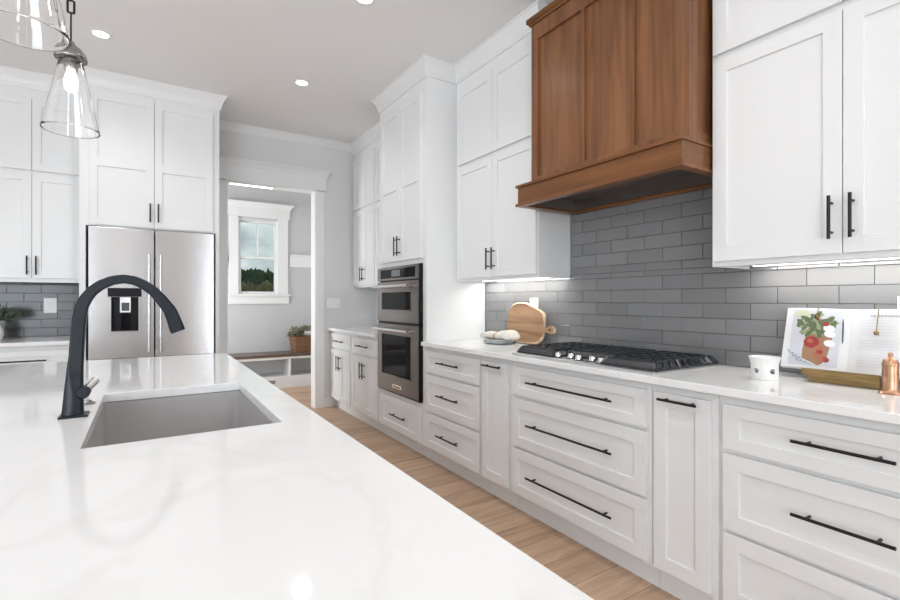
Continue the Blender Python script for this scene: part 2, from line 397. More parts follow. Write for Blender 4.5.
# crown mouldings
def crown(z0, proj): 
    h = CZ - z0
    return [(0, z0), (.008, z0), (.010, z0 + .10 * h), (.016, z0 + .16 * h), (.020, z0 + .35 * h), (.20 * proj + .016, z0 + .55 * h), (.55 * proj + .01, z0 + .75 * h), (.86 * proj, z0 + .88 * h), (.9 * proj, z0 + .92 * h), (proj, z0 + .93 * h), (proj, CZ), (0, CZ)]
CR = crown(2.93, .062)
def crown_run(name, path, side, prof=CR):
    mb = MB(); sweep(mb, path, prof, side); return struct(mb.build(name, 'trim', smooth=True))
crown_run('trim_1', [(UX + .02, YB), (UX + .02, 4.0), (F + .02, 4.0), (F + .02, 3.145), (UX + .02, 3.145), (UX + .02, 2.212), (WX, 2.212)], -1)
crown_run('trim_2', [(WX, 1.1265), (UX + .02, 1.1265), (UX + .02, -.6)], -1)
crown_run('trim_3', [(UX + .02, YB), (.549, YB)], 1, crown(2.965, .055))
crown_run('trim_4', [(.549, YB), (.549, FY + .02), (-.449, FY + .02), (-.449, UY + .02), (-1.75, UY + .02)], 1)
# doorway casing: sides, head and cap
mb = MB()
mb.box(DX1 + .012, 1.708, YB - .022, YB, 0, DZ, bevel=.002)
mb.box(.592, DX0 - .012, YB - .022, YB, 0, DZ, bevel=.002)
mb.box(DX0 - .012, DX0, YB - .014, YB + .15, 0, DZ + .012); mb.box(DX1, DX1 + .012, YB - .014, YB + .15, 0, DZ + .012); mb.box(DX0, DX1, YB - .014, YB + .15, DZ, DZ + .012)
mb.box(.56, 1.733, YB - .026, YB, DZ + .012, 2.625, bevel=.002)
sweep(mb, [(.56, YB), (.56, YB - .026), (1.733, YB - .026), (1.733, YB)], [(0, 2.62), (.006, 2.625), (.012, 2.643), (.03, 2.665), (.04, 2.67), (.04, 2.688), (0, 2.688)], -1)
struct(mb.build('trim_5', 'trim'))
struct(MB().box(1.708, 1.85, YB - .014, YB, 0, .115, bevel=.003).build('baseboard_back', 'trim'))

# mudroom window_1: casing, jamb, two sashes, glass
w1 = thing('window_1', 'white double-hung mudroom window', 'window', (1.36, MY, 1.31)); struct(w1); del w1['label']; del w1['category']
mb = MB()
mb.box(.973, WX0, MY - .022, MY, 1.31, WZ1 + .03, bevel=.002); mb.box(WX1, 1.772, MY - .022, MY, 1.31, WZ1 + .03, bevel=.002)
mb.box(.945, 1.80, MY - .026, MY, WZ1 + .03, 2.555, bevel=.002)
sweep(mb, [(.945, MY), (.945, MY - .026), (1.80, MY - .026), (1.80, MY)], [(0, 2.55), (.005, 2.555), (.012, 2.575), (.04, 2.605), (.05, 2.61), (.05, 2.628), (0, 2.628)], -1)
mb.build('window_casing', 'trim', w1)
mb = MB(); mb.box(.935, 1.81, MY - .05, MY + .02, 1.285, 1.312, bevel=.003); mb.box(.96, 1.785, MY - .024, MY, 1.172, 1.285, bevel=.002); mb.build('window_sill', 'trim', w1)
mb = MB().slab([WX0, WX0 + .010, WX1 - .010, WX1], [WZ0, WZ0 + .010, WZ1 - .010, WZ1], {(1, 1)}, MY, MY + .12, fY); mb.build('jamb', 'trim', w1)
ZM = 1.835
for nm, z0, z1, yy, mun in (('sash', WZ0 + .011, ZM + .016, MY + .025, False), ('sash', ZM - .016, WZ1 - .011, MY + .057, True)):
    a0, a1 = WX0 + .011, WX1 - .011; w = .030
    if mun: us = [a0, a0 + w, (a0 + a1) / 2 - .011, (a0 + a1) / 2 + .011, a1 - w, a1]; h = {(1, 1), (3, 1)}
    else: us = [a0, a0 + w, a1 - w, a1]; h = {(1, 1)}
    sa = MB().slab(us, [z0, z0 + w, z1 - w, z1], h, yy, yy + .03, fY).build(nm, 'trim', w1)
    MB().box(a0 + w - .005, a1 - w + .005, yy + .012, yy + .018, z0 + w - .005, z1 - w + .005).build('pane', 'pane', sa)
# board with ledge for coats on both sides of the window
mb = MB()
for a, b in ((-.58, .945), (1.80, WX)):
    mb.box(a, b, MY - .018, MY, 1.72, 1.885, bevel=.002); mb.box(a, b, MY - .05, MY, 1.885, 1.905, bevel=.002)
struct(mb.build('trim_6', 'trim'))
hk = thing('coat_hook', 'small grey coat hook on the white board left of the mudroom window', 'hook', (.955, MY - .02, 1.80))
MB().box(.935, .958, MY - .024, MY - .018, 1.77, 1.84, bevel=.002).build('hook_plate', 'rubber', hk)
MB().tube([(.947, MY - .022, 1.79), (.947, MY - .05, 1.78), (.947, MY - .065, 1.80), (.947, MY - .062, 1.825)], .005).build('hook_arm', 'rubber', hk)

# ================================================================== cabinet makers
SH = .057
def shaker(name, plane, axis, a0, a1, z0, z1, parent, rail=SH, mids=(), t=.0195, rec=.0095):
    """axis 'R': faces -x at x=plane, width along y.  axis 'B': faces -y at y=plane, width along x."""
    us = [a0, a0 + SH, a1 - SH, a1]; vs = [z0, z0 + rail]; rec_rows = [1]
    for m in mids: vs += [m - SH / 2 - .008, m + SH / 2 + .008]; rec_rows.append(len(vs) - 1)
    vs += [z1 - rail, z1]
    depth = [[(-rec if (i == 1 and j in rec_rows) else 0.0) for j in range(len(vs) - 1)] for i in range(3)]
    fn = (lambda u, v, d: (plane - d, u, v)) if axis == 'R' else (lambda u, v, d: (u, plane - d, v))
    return MB().relief(us, vs, depth, -t, fn).build(name, 'paint', parent, bevel=.0014)
def pull(plane, axis, c, z, L, parent, vertical=False, m='black', r=.0055, off=.031):
    """bar pull with two posts; c = position along the front, z = height of its middle"""
    fn = (lambda u, v, d: (plane - d, u, v)) if axis == 'R' else (lambda u, v, d: (u, plane - d, v))
    mb = MB()
    P = (lambda t: (c, z + t)) if vertical else (lambda t: (c + t, z))
    mb.tube([fn(*P(-L / 2), off), fn(*P(L / 2), off)], r, 12)
    e = L / 2 - min(.045, L * .16)
    for t in (-e, e): mb.tube([fn(*P(t), -.001), fn(*P(t), off)], r * .85, 10)
    return mb.build('handle', m, parent, smooth=True)
def base_body(y0, y1, parent, top=CB):
    mb = MB(); mb.box(F + .02, TX - .006, y0, y1, .108, top, bevel=.001); mb.build('cabinet_box', 'paint', parent)
    MB().box(1.845, TX - .01, y0 + .001, y1 - .001, 0, .107).build('toe_kick', 'paint', parent)
def drawer_base(label, y0, y1, d0, d1, L):
    t = thing('drawer_cabinet', label, 'cabinet', (F, (y0 + y1) / 2, 0), 'white drawer base cabinets')
    base_body(y0, y1, t)
    for z0, z1, zp, rl in ((.687, .850, .776, .045), (.398, .671, .541, SH), (.125, .383, .255, SH)):
        d = shaker('drawer', F, 'R', d0, d1, z0, z1, t, rl); pull(F, 'R', (d0 + d1) / 2, zp, L, d)
    return t
def pullout(label, y0, y1, d0, d1, L):
    t = thing('pull_out_cabinet', label, 'cabinet', (F, (y0 + y1) / 2, 0), 'narrow pull-out base cabinets')
    base_body(y0, y1, t)
    d = shaker('door', F, 'R', d0, d1, .125, .850, t); pull(F, 'R', (d0 + d1) / 2, .827, L, d)
    return t
drawer_base('white three-drawer base cabinet between the double oven and a narrow pull-out', 2.428, 3.144, 2.441, 3.135, .275)
pullout('narrow white pull-out base cabinet left of the cooktop', 2.142, 2.427, 2.162, 2.414, .175)
drawer_base('wide white three-drawer base cabinet below the gas cooktop', 1.230, 2.141, 1.250, 2.122, .565)
pullout('narrow white pull-out base cabinet right of the cooktop', .954, 1.229, .977, 1.211, .16)
drawer_base('white three-drawer base cabinet below the cookbook', .16, .953, .215, .931, .255)
# far base cabinets beyond the oven tower
for k, (y0, y1, lab) in enumerate(((4.69, 5.345, 'white two-door base cabinet next to the mudroom doorway'), (4.002, 4.689, 'white two-door base cabinet touching the far side of the oven tower'))):
    t = thing('door_cabinet', lab, 'cabinet', (F, (y0 + y1) / 2, 0), 'white base cabinets beyond the oven tower')
    base_body(y0, y1, t); a0, a1 = y0 + .018, y1 - .018; mid = (a0 + a1) / 2
    d = shaker('drawer', F, 'R', a0, a1, .697, .855, t, .045); pull(F, 'R', mid, .777, .28, d)
    d = shaker('door', F, 'R', a0, mid - .002, .125, .68, t); pull(F, 'R', mid - .035, .54, .16, d, True)
    d = shaker('door', F, 'R', mid + .002, a1, .125, .68, t); pull(F, 'R', mid + .035, .54, .16, d, True)

# oven tower
t = thing('oven_tower_cabinet', 'tall white cabinet tower holding the double oven', 'cabinet', (F, 3.57, 0))
mb = MB()
mb.box(F + .02, TX - .005, 3.146, 3.20, .108, 2.935); mb.box(F + .02, TX - .005, 3.983, 3.999, .108, 2.935)
mb.box(F + .02, TX - .005, 3.20, 3.983, .108, .435); mb.box(F + .02, TX - .005, 3.20, 3.983, 1.515, 2.935); mb.box(TX - .02, TX - .005, 3.20, 3.983, .435, 1.515)
mb.build('cabinet_box', 'paint', t)
MB().box(1.845, TX - .01, 3.147, 3.998, 0, .107).build('toe_kick', 'paint', t)
d = shaker('drawer', F, 'R', 3.212, 3.945, .125, .40, t); pull(F, 'R', 3.565, .258, .275, d)
for a0, a1, pc in ((3.205, 3.574, 3.555), (3.578, 3.945, 3.612)):
    d = shaker('door', F, 'R', a0, a1, 1.553, 2.84, t, mids=(2.19,)); pull(F, 'R', pc, 1.676, .16, d, True)
# upper cabinets (two rows of doors each)
def upper(label, y0, y1, d0, d1, pair=True, under=True):
    t = thing('upper_cabinet', label, 'cabinet', (UX, (y0 + y1) / 2, 1.371), 'white upper cabinets on the right wall')
    mb = MB(); mb.box(UX + .02, TX - .004 if under else WX - .004, y0, y1, 1.392, 2.935, bevel=.001)
    mb.box(UX + .02, UX + .04, y0, y1, 1.371, 1.392); mb.box(UX + .04, TX - .004, y0, y0 + .018, 1.371, 1.392); mb.box(UX + .04, TX - .004, y1 - .018, y1, 1.371, 1.392)
    mb.build('cabinet_box', 'paint', t)
    mid = (d0 + d1) / 2
    for a0, a1, pc in ((d0, mid - .0015, mid - .03), (mid + .0015, d1, mid + .03)):
        d = shaker('door', UX, 'R', a0, a1, 1.392, 2.245, t); pull(UX, 'R', pc, 1.518, .152, d, True)
        shaker('door', UX, 'R', a0, a1, 2.272, 2.848, t)
    return t
upper('white upper cabinet between the oven tower and the wooden hood', 2.212, 3.144, 2.205 + .012, 3.105)
upper('white upper cabinet above the cookbook, right of the wooden hood', .20, 1.1265, .212, 1.115)
upper('white upper cabinet nearest the mudroom doorway, beyond the oven tower', 4.70, 5.345, 4.71, 5.325, under=False)
upper('white upper cabinet mostly hidden behind the oven tower', 4.002, 4.698, 4.02, 4.69, under=False)

# counters
cnt = MB().slab([1.743, TX - .001], [.16, 3.144], set(), CB + .001, CT, lambda u, v, t: (u, v, t)).build('countertop', 'quartz', bevel=.003)
tag(cnt, 'long white quartz countertop under the cooktop and cookbook', 'countertop')
cnt = MB().slab([1.743, WX - .001], [4.001, YB - .001], set(), CB + .001, CT, lambda u, v, t: (u, v, t)).build('countertop', 'quartz', bevel=.003)
tag(cnt, 'short white quartz countertop between the oven tower and the doorway', 'countertop')

# ------------------------------------------------------------------ refrigerator wall
t = thing('refrigerator_surround', 'tall white cabinet framing the stainless refrigerator', 'cabinet', (.05, FY, 0))
mb = MB(); mb.box(-.449, -.408, FY + .02, YB - .004, 0, 2.935); mb.box(.519, .549, FY + .02, YB - .004, 0, 2.935); mb.box(-.408, .519, FY + .02, YB - .004, 1.822, 2.935)
mb.build('cabinet_box', 'paint', t)
for a0, a1, pc in ((-.388, .0525, .024), (.0555, .497, .082)):
    d = shaker('door', FY, 'B', a0, a1, 1.832, 2.885, t, mids=(2.338,)); pull(FY, 'B', pc, 1.953, .155, d, True)
t = thing('corner_upper_cabinet', 'white upper cabinet left of the refrigerator', 'cabinet', (-1.1, UY, 1.371))
mb = MB(); mb.box(-1.75, -.4505, UY + .02, 5.349, 1.392, 2.935); mb.box(-1.75, -.4505, UY + .02, UY + .04, 1.371, 1.392)
mb.build('cabinet_box', 'paint', t)
for a0, a1, pc in ((-.778, -.462, -.752), (-1.096, -.781, -.806), (-1.414, -1.099, -1.385), (-1.735, -1.417, -1.445)):
    d = shaker('door', UY, 'B', a0, a1, 1.405, 2.243, t); pull(UY, 'B', pc + (.002 if pc == -.752 else 0), 1.506, .15, d, True)
    shaker('door', UY, 'B', a0, a1, 2.272, 2.848, t)
t = thing('corner_base_cabinet', 'white base cabinet left of the refrigerator, half hidden by the island', 'cabinet', (-1.1, FY, 0))
MB().box(-1.75, -.4505, FY + .02, YB - .012, .108, CB).build('cabinet_box', 'paint', t); MB().box(-1.74, -.46, FY + .09, YB - .012, 0, .107).build('toe_kick', 'paint', t)
for a0, a1, c in ((-1.09, -.475, -.79), (-1.73, -1.1, -1.41)):
    d = shaker('drawer', FY, 'B', a0, a1, .69, .845, t, .045); pull(FY, 'B', c, .772, .30, d)
    m_ = (a0 + a1) / 2
    shaker('door', FY, 'B', a0, m_ - .002, .125, .675, t); shaker('door', FY, 'B', m_ + .002, a1, .125, .675, t)
cnt = MB().slab([-1.75, -.4505], [4.655, 5.349], set(), CB + .001, CT, lambda u, v, t: (u, v, t)).build('countertop', 'quartz', bevel=.003)
tag(cnt, 'white quartz countertop left of the refrigerator under grey tile', 'countertop')

# tiles
def tiles(name, us_fn, rows, z0, tone, fn, clip, label, seed):
    """each row: bricks of real pieces; fn(u, v, d) -> xyz with d outward from the grout"""
    rnd = random.Random(seed); bm = bmesh.new(); lay = bm.loops.layers.float_color.new('tone')
    P, L, g = .0745, .2226, .0011
    for r in range(rows):
        za, zb = z0 + r * P, z0 + (r + 1) * P
        for u0, u1 in us_fn(r, L):
            for (c0, c1, cz0, cz1) in clip:
                a, b, c, d = max(u0, c0), min(u1, c1), max(za, cz0), min(zb, cz1)
                if b - a < .006 or d - c < .004: continue
                ch = .0012; hgt = .008
                a2, b2, c2, d2 = a + g, b - g, c + g, d - g
                tl = [rnd.uniform(-.0004, .0004) for _ in range(4)]
                lo = [bm.verts.new(fn(*p, 0)) for p in ((a2, c2), (b2, c2), (b2, d2), (a2, d2))]
                mi = [bm.verts.new(fn(*p, hgt - ch)) for p in ((a2, c2), (b2, c2), (b2, d2), (a2, d2))]
                to = [bm.verts.new(fn(p[0], p[1], hgt + q)) for p, q in zip(((a2 + ch, c2 + ch), (b2 - ch, c2 + ch), (b2 - ch, d2 - ch), (a2 + ch, d2 - ch)), tl)]
                fs = [bm.faces.new(lo[::-1]), bm.faces.new(to)]
                for A, B in ((lo, mi), (mi, to)):
                    for k in range(4): fs.append(bm.faces.new([A[k], A[(k + 1) % 4], B[(k + 1) % 4], B[k]]))
                k = rnd.uniform(.93, 1.08); w = rnd.uniform(-.004, .004)
                for f in fs:
                    for lp in f.loops: lp[lay] = (tone[0] * k + w * .5, tone[1] * k, tone[2] * k - w * .5, 1)
    bmesh.ops.recalc_face_normals(bm, faces=bm.faces)
    me = bpy.data.meshes.new(name); bm.to_mesh(me); bm.free(); me.materials.append(M['tile' if seed == 3 else 'tile_dark'])
    root = thing(name, label, 'backsplash', fn(0, 0, 0)); root.location = (0, 0, 0); ORIG[root.name] = Vector((0, 0, 0))
    o = bpy.data.objects.new('tile_courses', me); COL.objects.link(o); o.parent = root
    return root
def rowsR(r, L):
    off = .774 + (0 if r % 2 == 0 else L / 2)
    k0 = -4
    return [(off + (k0 + i) * L, off + (k0 + i + 1) * L) for i in range(20)]
bs = tiles('tile_backsplash', rowsR, 13, CT, (.222, .221, .222), lambda u, v, d: (WX - .002 - d, u, v), [(.16, 3.144, 0, 1.391), (1.134, 2.211, 1.391, 1.86)], 'grey glossy subway tile backsplash behind the cooktop', 3)
mb = MB(); mb.box(WX - .002, WX - .0005, .16, 3.144, CT, 1.391); mb.box(WX - .002, WX - .0005, 1.134, 2.211, 1.391, 1.87); mb.build('grout', 'grout', bs)
def rowsL(r, L):
    off = -.545 + (L / 2 if r % 2 == 0 else 0)
    return [(off - (i + 1) * L, off - i * L) for i in range(-2, 9)]
bs = tiles('tile_backsplash', rowsL, 7, CT, (.095, .093, .090), lambda u, v, d: (u, YB - .002 - d, v), [(-1.74, -.451, CT, 1.391)], 'dark grey subway tile backsplash left of the refrigerator', 5)
MB().box(-1.74, -.451, YB - .002, YB - .0005, CT, 1.391).build('grout', 'grout', bs)

# ================================================================== refrigerator
t = thing('refrigerator', 'stainless french-door refrigerator with water dispenser', 'refrigerator', (.06, 4.68, 0))
MB().box(-.385, .506, 4.77, 5.34, .02, 1.805).build('cabinet_box', 'dark', t)
mb = MB(); mb.box(-.388, -.004 + .06, 4.68, 4.768, .755, 1.812, bevel=.004)
# left door with a recess: cut as a slab with a hole
fr_l = MB().slab([-.388, -.248, -.05, .0515], [.755, .972, 1.252, 1.812], {(1, 1)}, 4.68, 4.768, fY)
mb.bm.free()
dl = fr_l.build('door', 'steel', t, bevel=.003)
dr = MB().slab([.0605, .502], [.755, 1.812], set(), 4.68, 4.768, fY).build('door', 'steel', t, bevel=.003)
fd = MB().slab([-.388, .502], [.40, .745], set(), 4.68, 4.768, fY).build('drawer', 'steel', t, bevel=.003)
fd2 = MB().slab([-.388, .502], [.06, .39], set(), 4.68, 4.768, fY).build('drawer', 'steel', t, bevel=.003)
def bar(x, z0, z1, parent):
    mb = MB(); mb.tube([(x, 4.62, z0), (x, 4.62, z1)], .0105, 16)
    for z in (z0 + .05, z1 - .05): mb.tube([(x, 4.62, z), (x, 4.682, z)], .008, 12)
    mb.build('handle', 'steel', parent, smooth=True)
bar(.016, .80, 1.60, dl); bar(.098, .80, 1.60, dr)
for z, p in ((.70, fd), (.345, fd2)):
    mb = MB(); mb.tube([(-.30, 4.62, z), (.42, 4.62, z)], .0105, 16)
    for x in (-.26, .38): mb.tube([(x, 4.62, z), (x, 4.682, z)], .008, 12)
    mb.build('handle', 'steel', p, smooth=True)
disp = MB().slab([-.262, -.240, -.058, -.038], [.962, .975, 1.252, 1.262], {(1, 1)}, 4.674, 4.70, fY).build('dispenser', 'steel', t, bevel=.002)
mb = MB(); mb.box(-.247, -.051, 4.74, 4.766, .974, 1.252); mb.box(-.247, -.242, 4.69, 4.74, .974, 1.252); mb.box(-.056, -.051, 4.69, 4.74, .974, 1.252); mb.box(-.242, -.056, 4.69, 4.74, .973, .979); mb.build('recess', 'plastic_black', disp)
MB().box(-.264, -.036, 4.670, 4.679, 1.255, 1.325, bevel=.003).build('control_panel', 'plastic_black', disp)
mb = MB().slab([-.185, -.172, -.122, -.110], [1.125, 1.14, 1.205, 1.252], {(1, 1)}, 4.70, 4.738, fY); mb.build('spout_housing', 'chrome', disp, bevel=.002)
mb = MB(); mb.box(-.172, -.122, 4.712, 4.735, 1.14, 1.205); mb.build('ice_chute', 'screen', disp)
mb = MB(); mb.box(-.178, -.118, 4.725, 4.738, .985, 1.11, bevel=.004); mb.build('paddle', 'glass_black', disp)

# ================================================================== double oven
OX = 1.757
t = thing('double_oven', 'stainless double wall oven built into the white tower', 'oven', (OX, 3.57, .44))
MB().box(OX + .03, 2.32, 3.208, 3.977, .437, 1.513).build('cabinet_box', 'dark', t)
fO = lambda u, v, t_: (t_, u, v)
A0, A1 = 3.204, 3.975
MB().slab([A0 + .006, A1], [1.395, 1.507], set(), OX, OX + .05, fO).build('control_panel', 'steel_dark', t, bevel=.002)
cp = t.children[-1]
MB().box(OX - .0025, OX + .002, 3.265, 3.905, 1.412, 1.49).build('touch_glass', 'glass_black', cp)
MB().box(OX - .0035, OX - .002, 3.52, 3.68, 1.425, 1.478).build('display', 'screen', cp)
def oven_door(z0, z1, g0, g1, badge):
    d = MB().slab([A0 + .006, 3.318, 3.890, A1], [z0, g0, g1, z1], {(1, 1)}, OX, OX + .035, fO).build('door', 'steel_dark', t, bevel=.002)
    MB().box(OX + .006, OX + .012, 3.313, 3.895, g0 - .005, g1 + .005).build('oven_window', 'glass_black', d)
    mb = MB().slab([3.318, 3.333, 3.875, 3.890], [g0, g0 + .012, g1 - .012, g1], {(1, 1)}, OX - .002, OX + .006, fO); mb.build('window_frame', 'steel_dark', d)
    hz = z1 - .043
    h = MB(); h.tube([(OX - .062, 3.275, hz), (OX - .062, 3.925, hz)], .0135, 16)
    for y in (3.31, 3.89): h.tube([(OX + .001, y, hz), (OX - .062, y, hz)], .010, 12)
    h.build('handle', 'steel', d, smooth=True)
    e = MB(); e.lathe([(.009, 0), (.009, .0015), (.0, .002)], (OX - .062, 3.2745, hz), 16, Matrix.Rotation(PI / 2, 4, 'X')); e.build('end_cap', 'red', d, smooth=True)
    if badge:
        b = MB().box(OX - .003, OX + .001, 3.50, 3.66, .488, .518, bevel=.001).build('badge', 'chrome', d)
        f = bpy.data.curves.new('badge_lettering', 'FONT'); f.body = 'KitchenAid'; f.size = .026; f.align_x = 'CENTER'; f.align_y = 'CENTER'; f.extrude = .0004
        tmp = bpy.data.objects.new('lettering', f); COL.objects.link(tmp); bpy.context.view_layer.update(); lm = bpy.data.meshes.new_from_object(tmp.evaluated_get(bpy.context.evaluated_depsgraph_get())); bpy.data.objects.remove(tmp)
        fo = bpy.data.objects.new('lettering', lm); COL.objects.link(fo); fo.parent = b; lm.materials.clear(); fo.location = Vector((OX - .0035, 3.58, .503)) - ORIG[b.name]; fo.rotation_euler = (PI / 2, 0, -PI / 2); lm.materials.append(M['dark'])
oven_door(1.045, 1.385, 1.135, 1.305, False)
oven_door(.450, 1.022, .578, .945, True)
mb = MB(); mb.box(OX + .004, OX + .05, A0, A0 + .0055, .44, 1.510); mb.box(OX + .012, OX + .05, A0, A1, 1.023, 1.044); mb.box(OX + .012, OX + .05, A0, A1, .437, .4495); mb.build('side_trim', 'plastic_black', t)

# ================================================================== range hood
t = thing('range_hood', 'brown stained wooden range hood over the cooktop', 'range hood', (1.9, 1.64, 1.78))
HX, HY0, HY1 = 1.905, 1.137, 2.10      # body
CX, CY0, CY1 = 1.853, 1.1345, 2.16      # skirt box
# body: front frame with three sunk panels
v0, v1 = 1.905, 2.83
us = [HY0, HY0 + .066, 1.40, 1.425, 1.70, 1.725, HY1 - .050, HY1]
vs = [v0, v0 + .04, v1 - .09, v1]
dep = [[(-.018 if (i in (1, 3, 5) and j == 1) else 0.0) for j in range(3)] for i in range(7)]
MB().relief(us, vs, dep, -.025, lambda u, v, d: (HX - d, u, v)).build('hood_face', 'hood_v', t, bevel=.0015)
# right and left sides: stile and sunk panel
for y, sgn in ((HY0, -1), (HY1, 1)):
    us2 = [HX + .0255, HX + .055, 2.30, 2.346]
    MB().relief(us2, vs, [[(-.010 if (i == 1 and j == 1) else 0.0) for j in range(3)] for i in range(3)], -.02, (lambda u, v, d, y=y, sgn=sgn: (u, y + sgn * d, v))).build('hood_side', 'hood_v', t, bevel=.0012)
mb = MB(); sweep(mb, [(2.346, HY1), (HX, HY1), (HX, 1.128)], [(0, 2.83), (.008, 2.83), (.012, 2.840), (.022, 2.848), (.022, 2.872), (0, 2.872)], -1)
mb.build('cornice', 'hood_h', t); MB().box(HX + .001, 2.346, HY0 + .001, HY1 - .001, 2.86, 2.872).build('top_panel', 'hood_h', t)
# skirt
fz = lambda u, v, t_: (u, v, t_)
mb = MB(); mb.box(CX, CX + .022, CY0, CY1, 1.795, 1.888); mb.build('skirt_board', 'hood_h', t, bevel=.001)
MB().box(CX + .0225, 2.346, CY0, CY0 + .022, 1.795, 1.888).build('skirt_end', 'hood_x', t, bevel=.001); MB().box(CX + .0225, 2.346, CY1 - .022, CY1, 1.795, 1.888).build('skirt_end', 'hood_x', t, bevel=.001)
lip = .011
MB().slab([CX - lip, 2.346], [CY0 - lip + .004, CY1 + lip], set(), 1.8885, 1.904, fz).build('upper_lip', 'hood_h', t, bevel=.002)
MB().slab([CX - lip, CX + .036, 2.30, 2.346], [CY0 - lip + .004, CY0 + .036, CY1 - .036, CY1 + lip], {(1, 1)}, 1.779, 1.7945, fz).build('lower_lip', 'hood_h', t, bevel=.002)
MB().box(CX + .023, 2.345, CY0 + .023, CY1 - .023, 1.86, 1.885).build('liner_top', 'steel_dark', t)
mb = MB()
mb.box(CX + .023, CX + .027, CY0 + .023, CY1 - .023, 1.796, 1.86); mb.box(CX + .027, 2.30, CY0 + .023, CY0 + .027, 1.796, 1.86); mb.box(CX + .027, 2.30, CY1 - .027, CY1 - .023, 1.796, 1.86); mb.box(2.30, 2.345, CY0 + .023, CY1 - .023, 1.796, 1.86)
mb.build('liner', 'steel_dark', t)
mb = MB(); mb.box(CX + .05, CX + .075, CY0 + .15, CY1 - .15, 1.848, 1.8595); mb.build('light_lens', 'chrome', t)

# ================================================================== gas cooktop
t = thing('gas_cooktop', 'stainless gas cooktop with black cast-iron grates', 'cooktop', (2.06, 1.685, CT))
KX0, KX1, KY0, KY1 = 1.792, 2.318, 1.225, 2.145
MB().slab([KX0, KX1], [KY0, KY1], set(), CT + .0003, CT + .009, fz).build('cooktop_plate', 'steel_plain', t, bevel=.003)
def grate(y0, y1, x0, x1):
    zt, zb = .957, .9265; r = .0065; ins = .028
    mb = MB()
    def bar_(a, b, w=.010, h=.012):
        a, b = Vector(a), Vector(b); d = (b - a); L = d.length; d.normalize(); up = Vector((0, 0, 1)); sd = d.cross(up).normalized() * w / 2; up2 = sd.normalized().cross(d).normalized() * h / 2
        mb.loft([[p + sd + up2, p - sd + up2, p - sd - up2, p + sd - up2] for p in (a, b)])
    X0, X1, Y0, Y1 = x0 + ins, x1 - ins, y0 + ins * .8, y1 - ins * .8
    for a, b in (((X0, Y0), (X1, Y0)), ((X0, Y1), (X1, Y1)), ((X0, Y0), (X0, Y1)), ((X1, Y0), (X1, Y1))): bar_((*a, zt), (*b, zt), .011, .014)
    for a, b in (((x0, y0), (x1, y0)), ((x0, y1), (x1, y1)), ((x0, y0), (x0, y1)), ((x1, y0), (x1, y1))): bar_((*a, zb), (*b, zb), .010, .012)
    n = 10
    for k in range(n):
        f = k / (n - 1); xa = x0 + .006 + (x1 - x0 - .012) * f; xb = X0 + (X1 - X0) * f
        bar_((xa, y0 - .002, zb), (xb, Y0 - .002, zt), .009, .016); bar_((xa, y1 + .002, zb), (xb, Y1 + .002, zt), .009, .016)
    # sloping front and rear plates
    for xa, xb in ((x0, X0), (x1, X1)):
        mb.loft([[(xa, y0, zb - .004), (xb, Y0, zt + .004), (xb + (.006 if xb > xa else -.006), Y0, zt + .004), (xa + (.006 if xb > xa else -.006), y0, zb - .004)], [(xa, y1, zb - .004), (xb, Y1, zt + .004), (xb + (.006 if xb > xa else -.006), Y1, zt + .004), (xa + (.006 if xb > xa else -.006), y1, zb - .004)]])
    for f in (.25, .5, .75): bar_((X0, Y0 + (Y1 - Y0) * f, zt), (X1, Y0 + (Y1 - Y0) * f, zt))
    for k in range(1, 6): bar_((X0 + (X1 - X0) * k / 6, Y0, zt), (X0 + (X1 - X0) * k / 6, Y1, zt))
    for x in (x0 + .012, x1 - .012):
        for y in (y0 + .012, y1 - .012): mb.lathe([(.007, CT + .0092), (.007, zb)], (x, y, 0), 10)
    mb.build('grate', 'iron', t)
grate(KY0 + .008, KY0 + .300, KX0 + .034, KX1 - .012)
grate(KY0 + .306, KY0 + .615, KX0 + .135, KX1 - .012)
grate(KY0 + .621, KY1 - .012, KX0 + .034, KX1 - .012)
for x, y, r in ((1.93, 1.375, .04), (2.19, 1.375, .045), (2.10, 1.685, .055), (1.93, 1.995, .045), (2.19, 1.995, .035)):
    b = MB().lathe([(r + .012, CT + .0095), (r + .012, CT + .016), (r, CT + .020), (r, CT + .024)], (x, y, 0), 28).build('burner', 'steel_dark', t, smooth=True)
    MB().lathe([(r - .004, CT + .0243), (r - .002, CT + .030), (r - .008, CT + .033), (0, CT + .0335)], (x, y, 0), 28).build('burner_cap', 'iron', b, smooth=True)
for k in range(5):
    y = 1.543 + k * .071
    x = 1.848 if k % 2 == 0 else 1.868
    kb = MB().lathe([(.021, CT + .0093), (.021, CT + .013), (.017, CT + .015), (.0155, CT + .032), (.012, CT + .036), (0, CT + .0365)], (x, y, 0), 24).build('knob', 'chrome', t, smooth=True)
    MB().lathe([(.0235, CT + .0092), (.0235, CT + .0115), (.0212, CT + .0125)], (x, y, 0), 24).build('knob_ring', 'plastic_black', kb, smooth=True)

# ================================================================== island
IX0, IX1, IY0, IY1 = -.80, .397, .05, 3.10
SX0, SX1, SY0, SY1 = -.119, .296, 1.267, 1.965
t = thing('kitchen_island', 'white kitchen island with polished quartz top and sink cutout', 'island', (-.2, 1.6, 0))
MB().slab([IX0, SX0, SX1, IX1], [IY0, SY0, SY1, IY1], {(1, 1)}, CB + .001, CT, fz).build('countertop', 'quartz', t, bevel=.0025)
mb = MB(); mb.box(IX0 + .05, IX0 + .07, IY0 + .03, IY1 - .03, .1, CB); mb.box(IX0 + .07, IX1 - .05, IY0 + .03, IY0 + .05, .1, CB); mb.box(IX0 + .07, IX1 - .05, IY1 - .05, IY1 - .03, .1, CB); mb.box(IX1 - .05, IX1 - .03, IY0 + .03, IY1 - .03, .1, CB); mb.box(IX0 + .07, IX1 - .05, IY0 + .05, IY1 - .05, .1, .12)
mb.build('cabinet_box', 'paint', t)
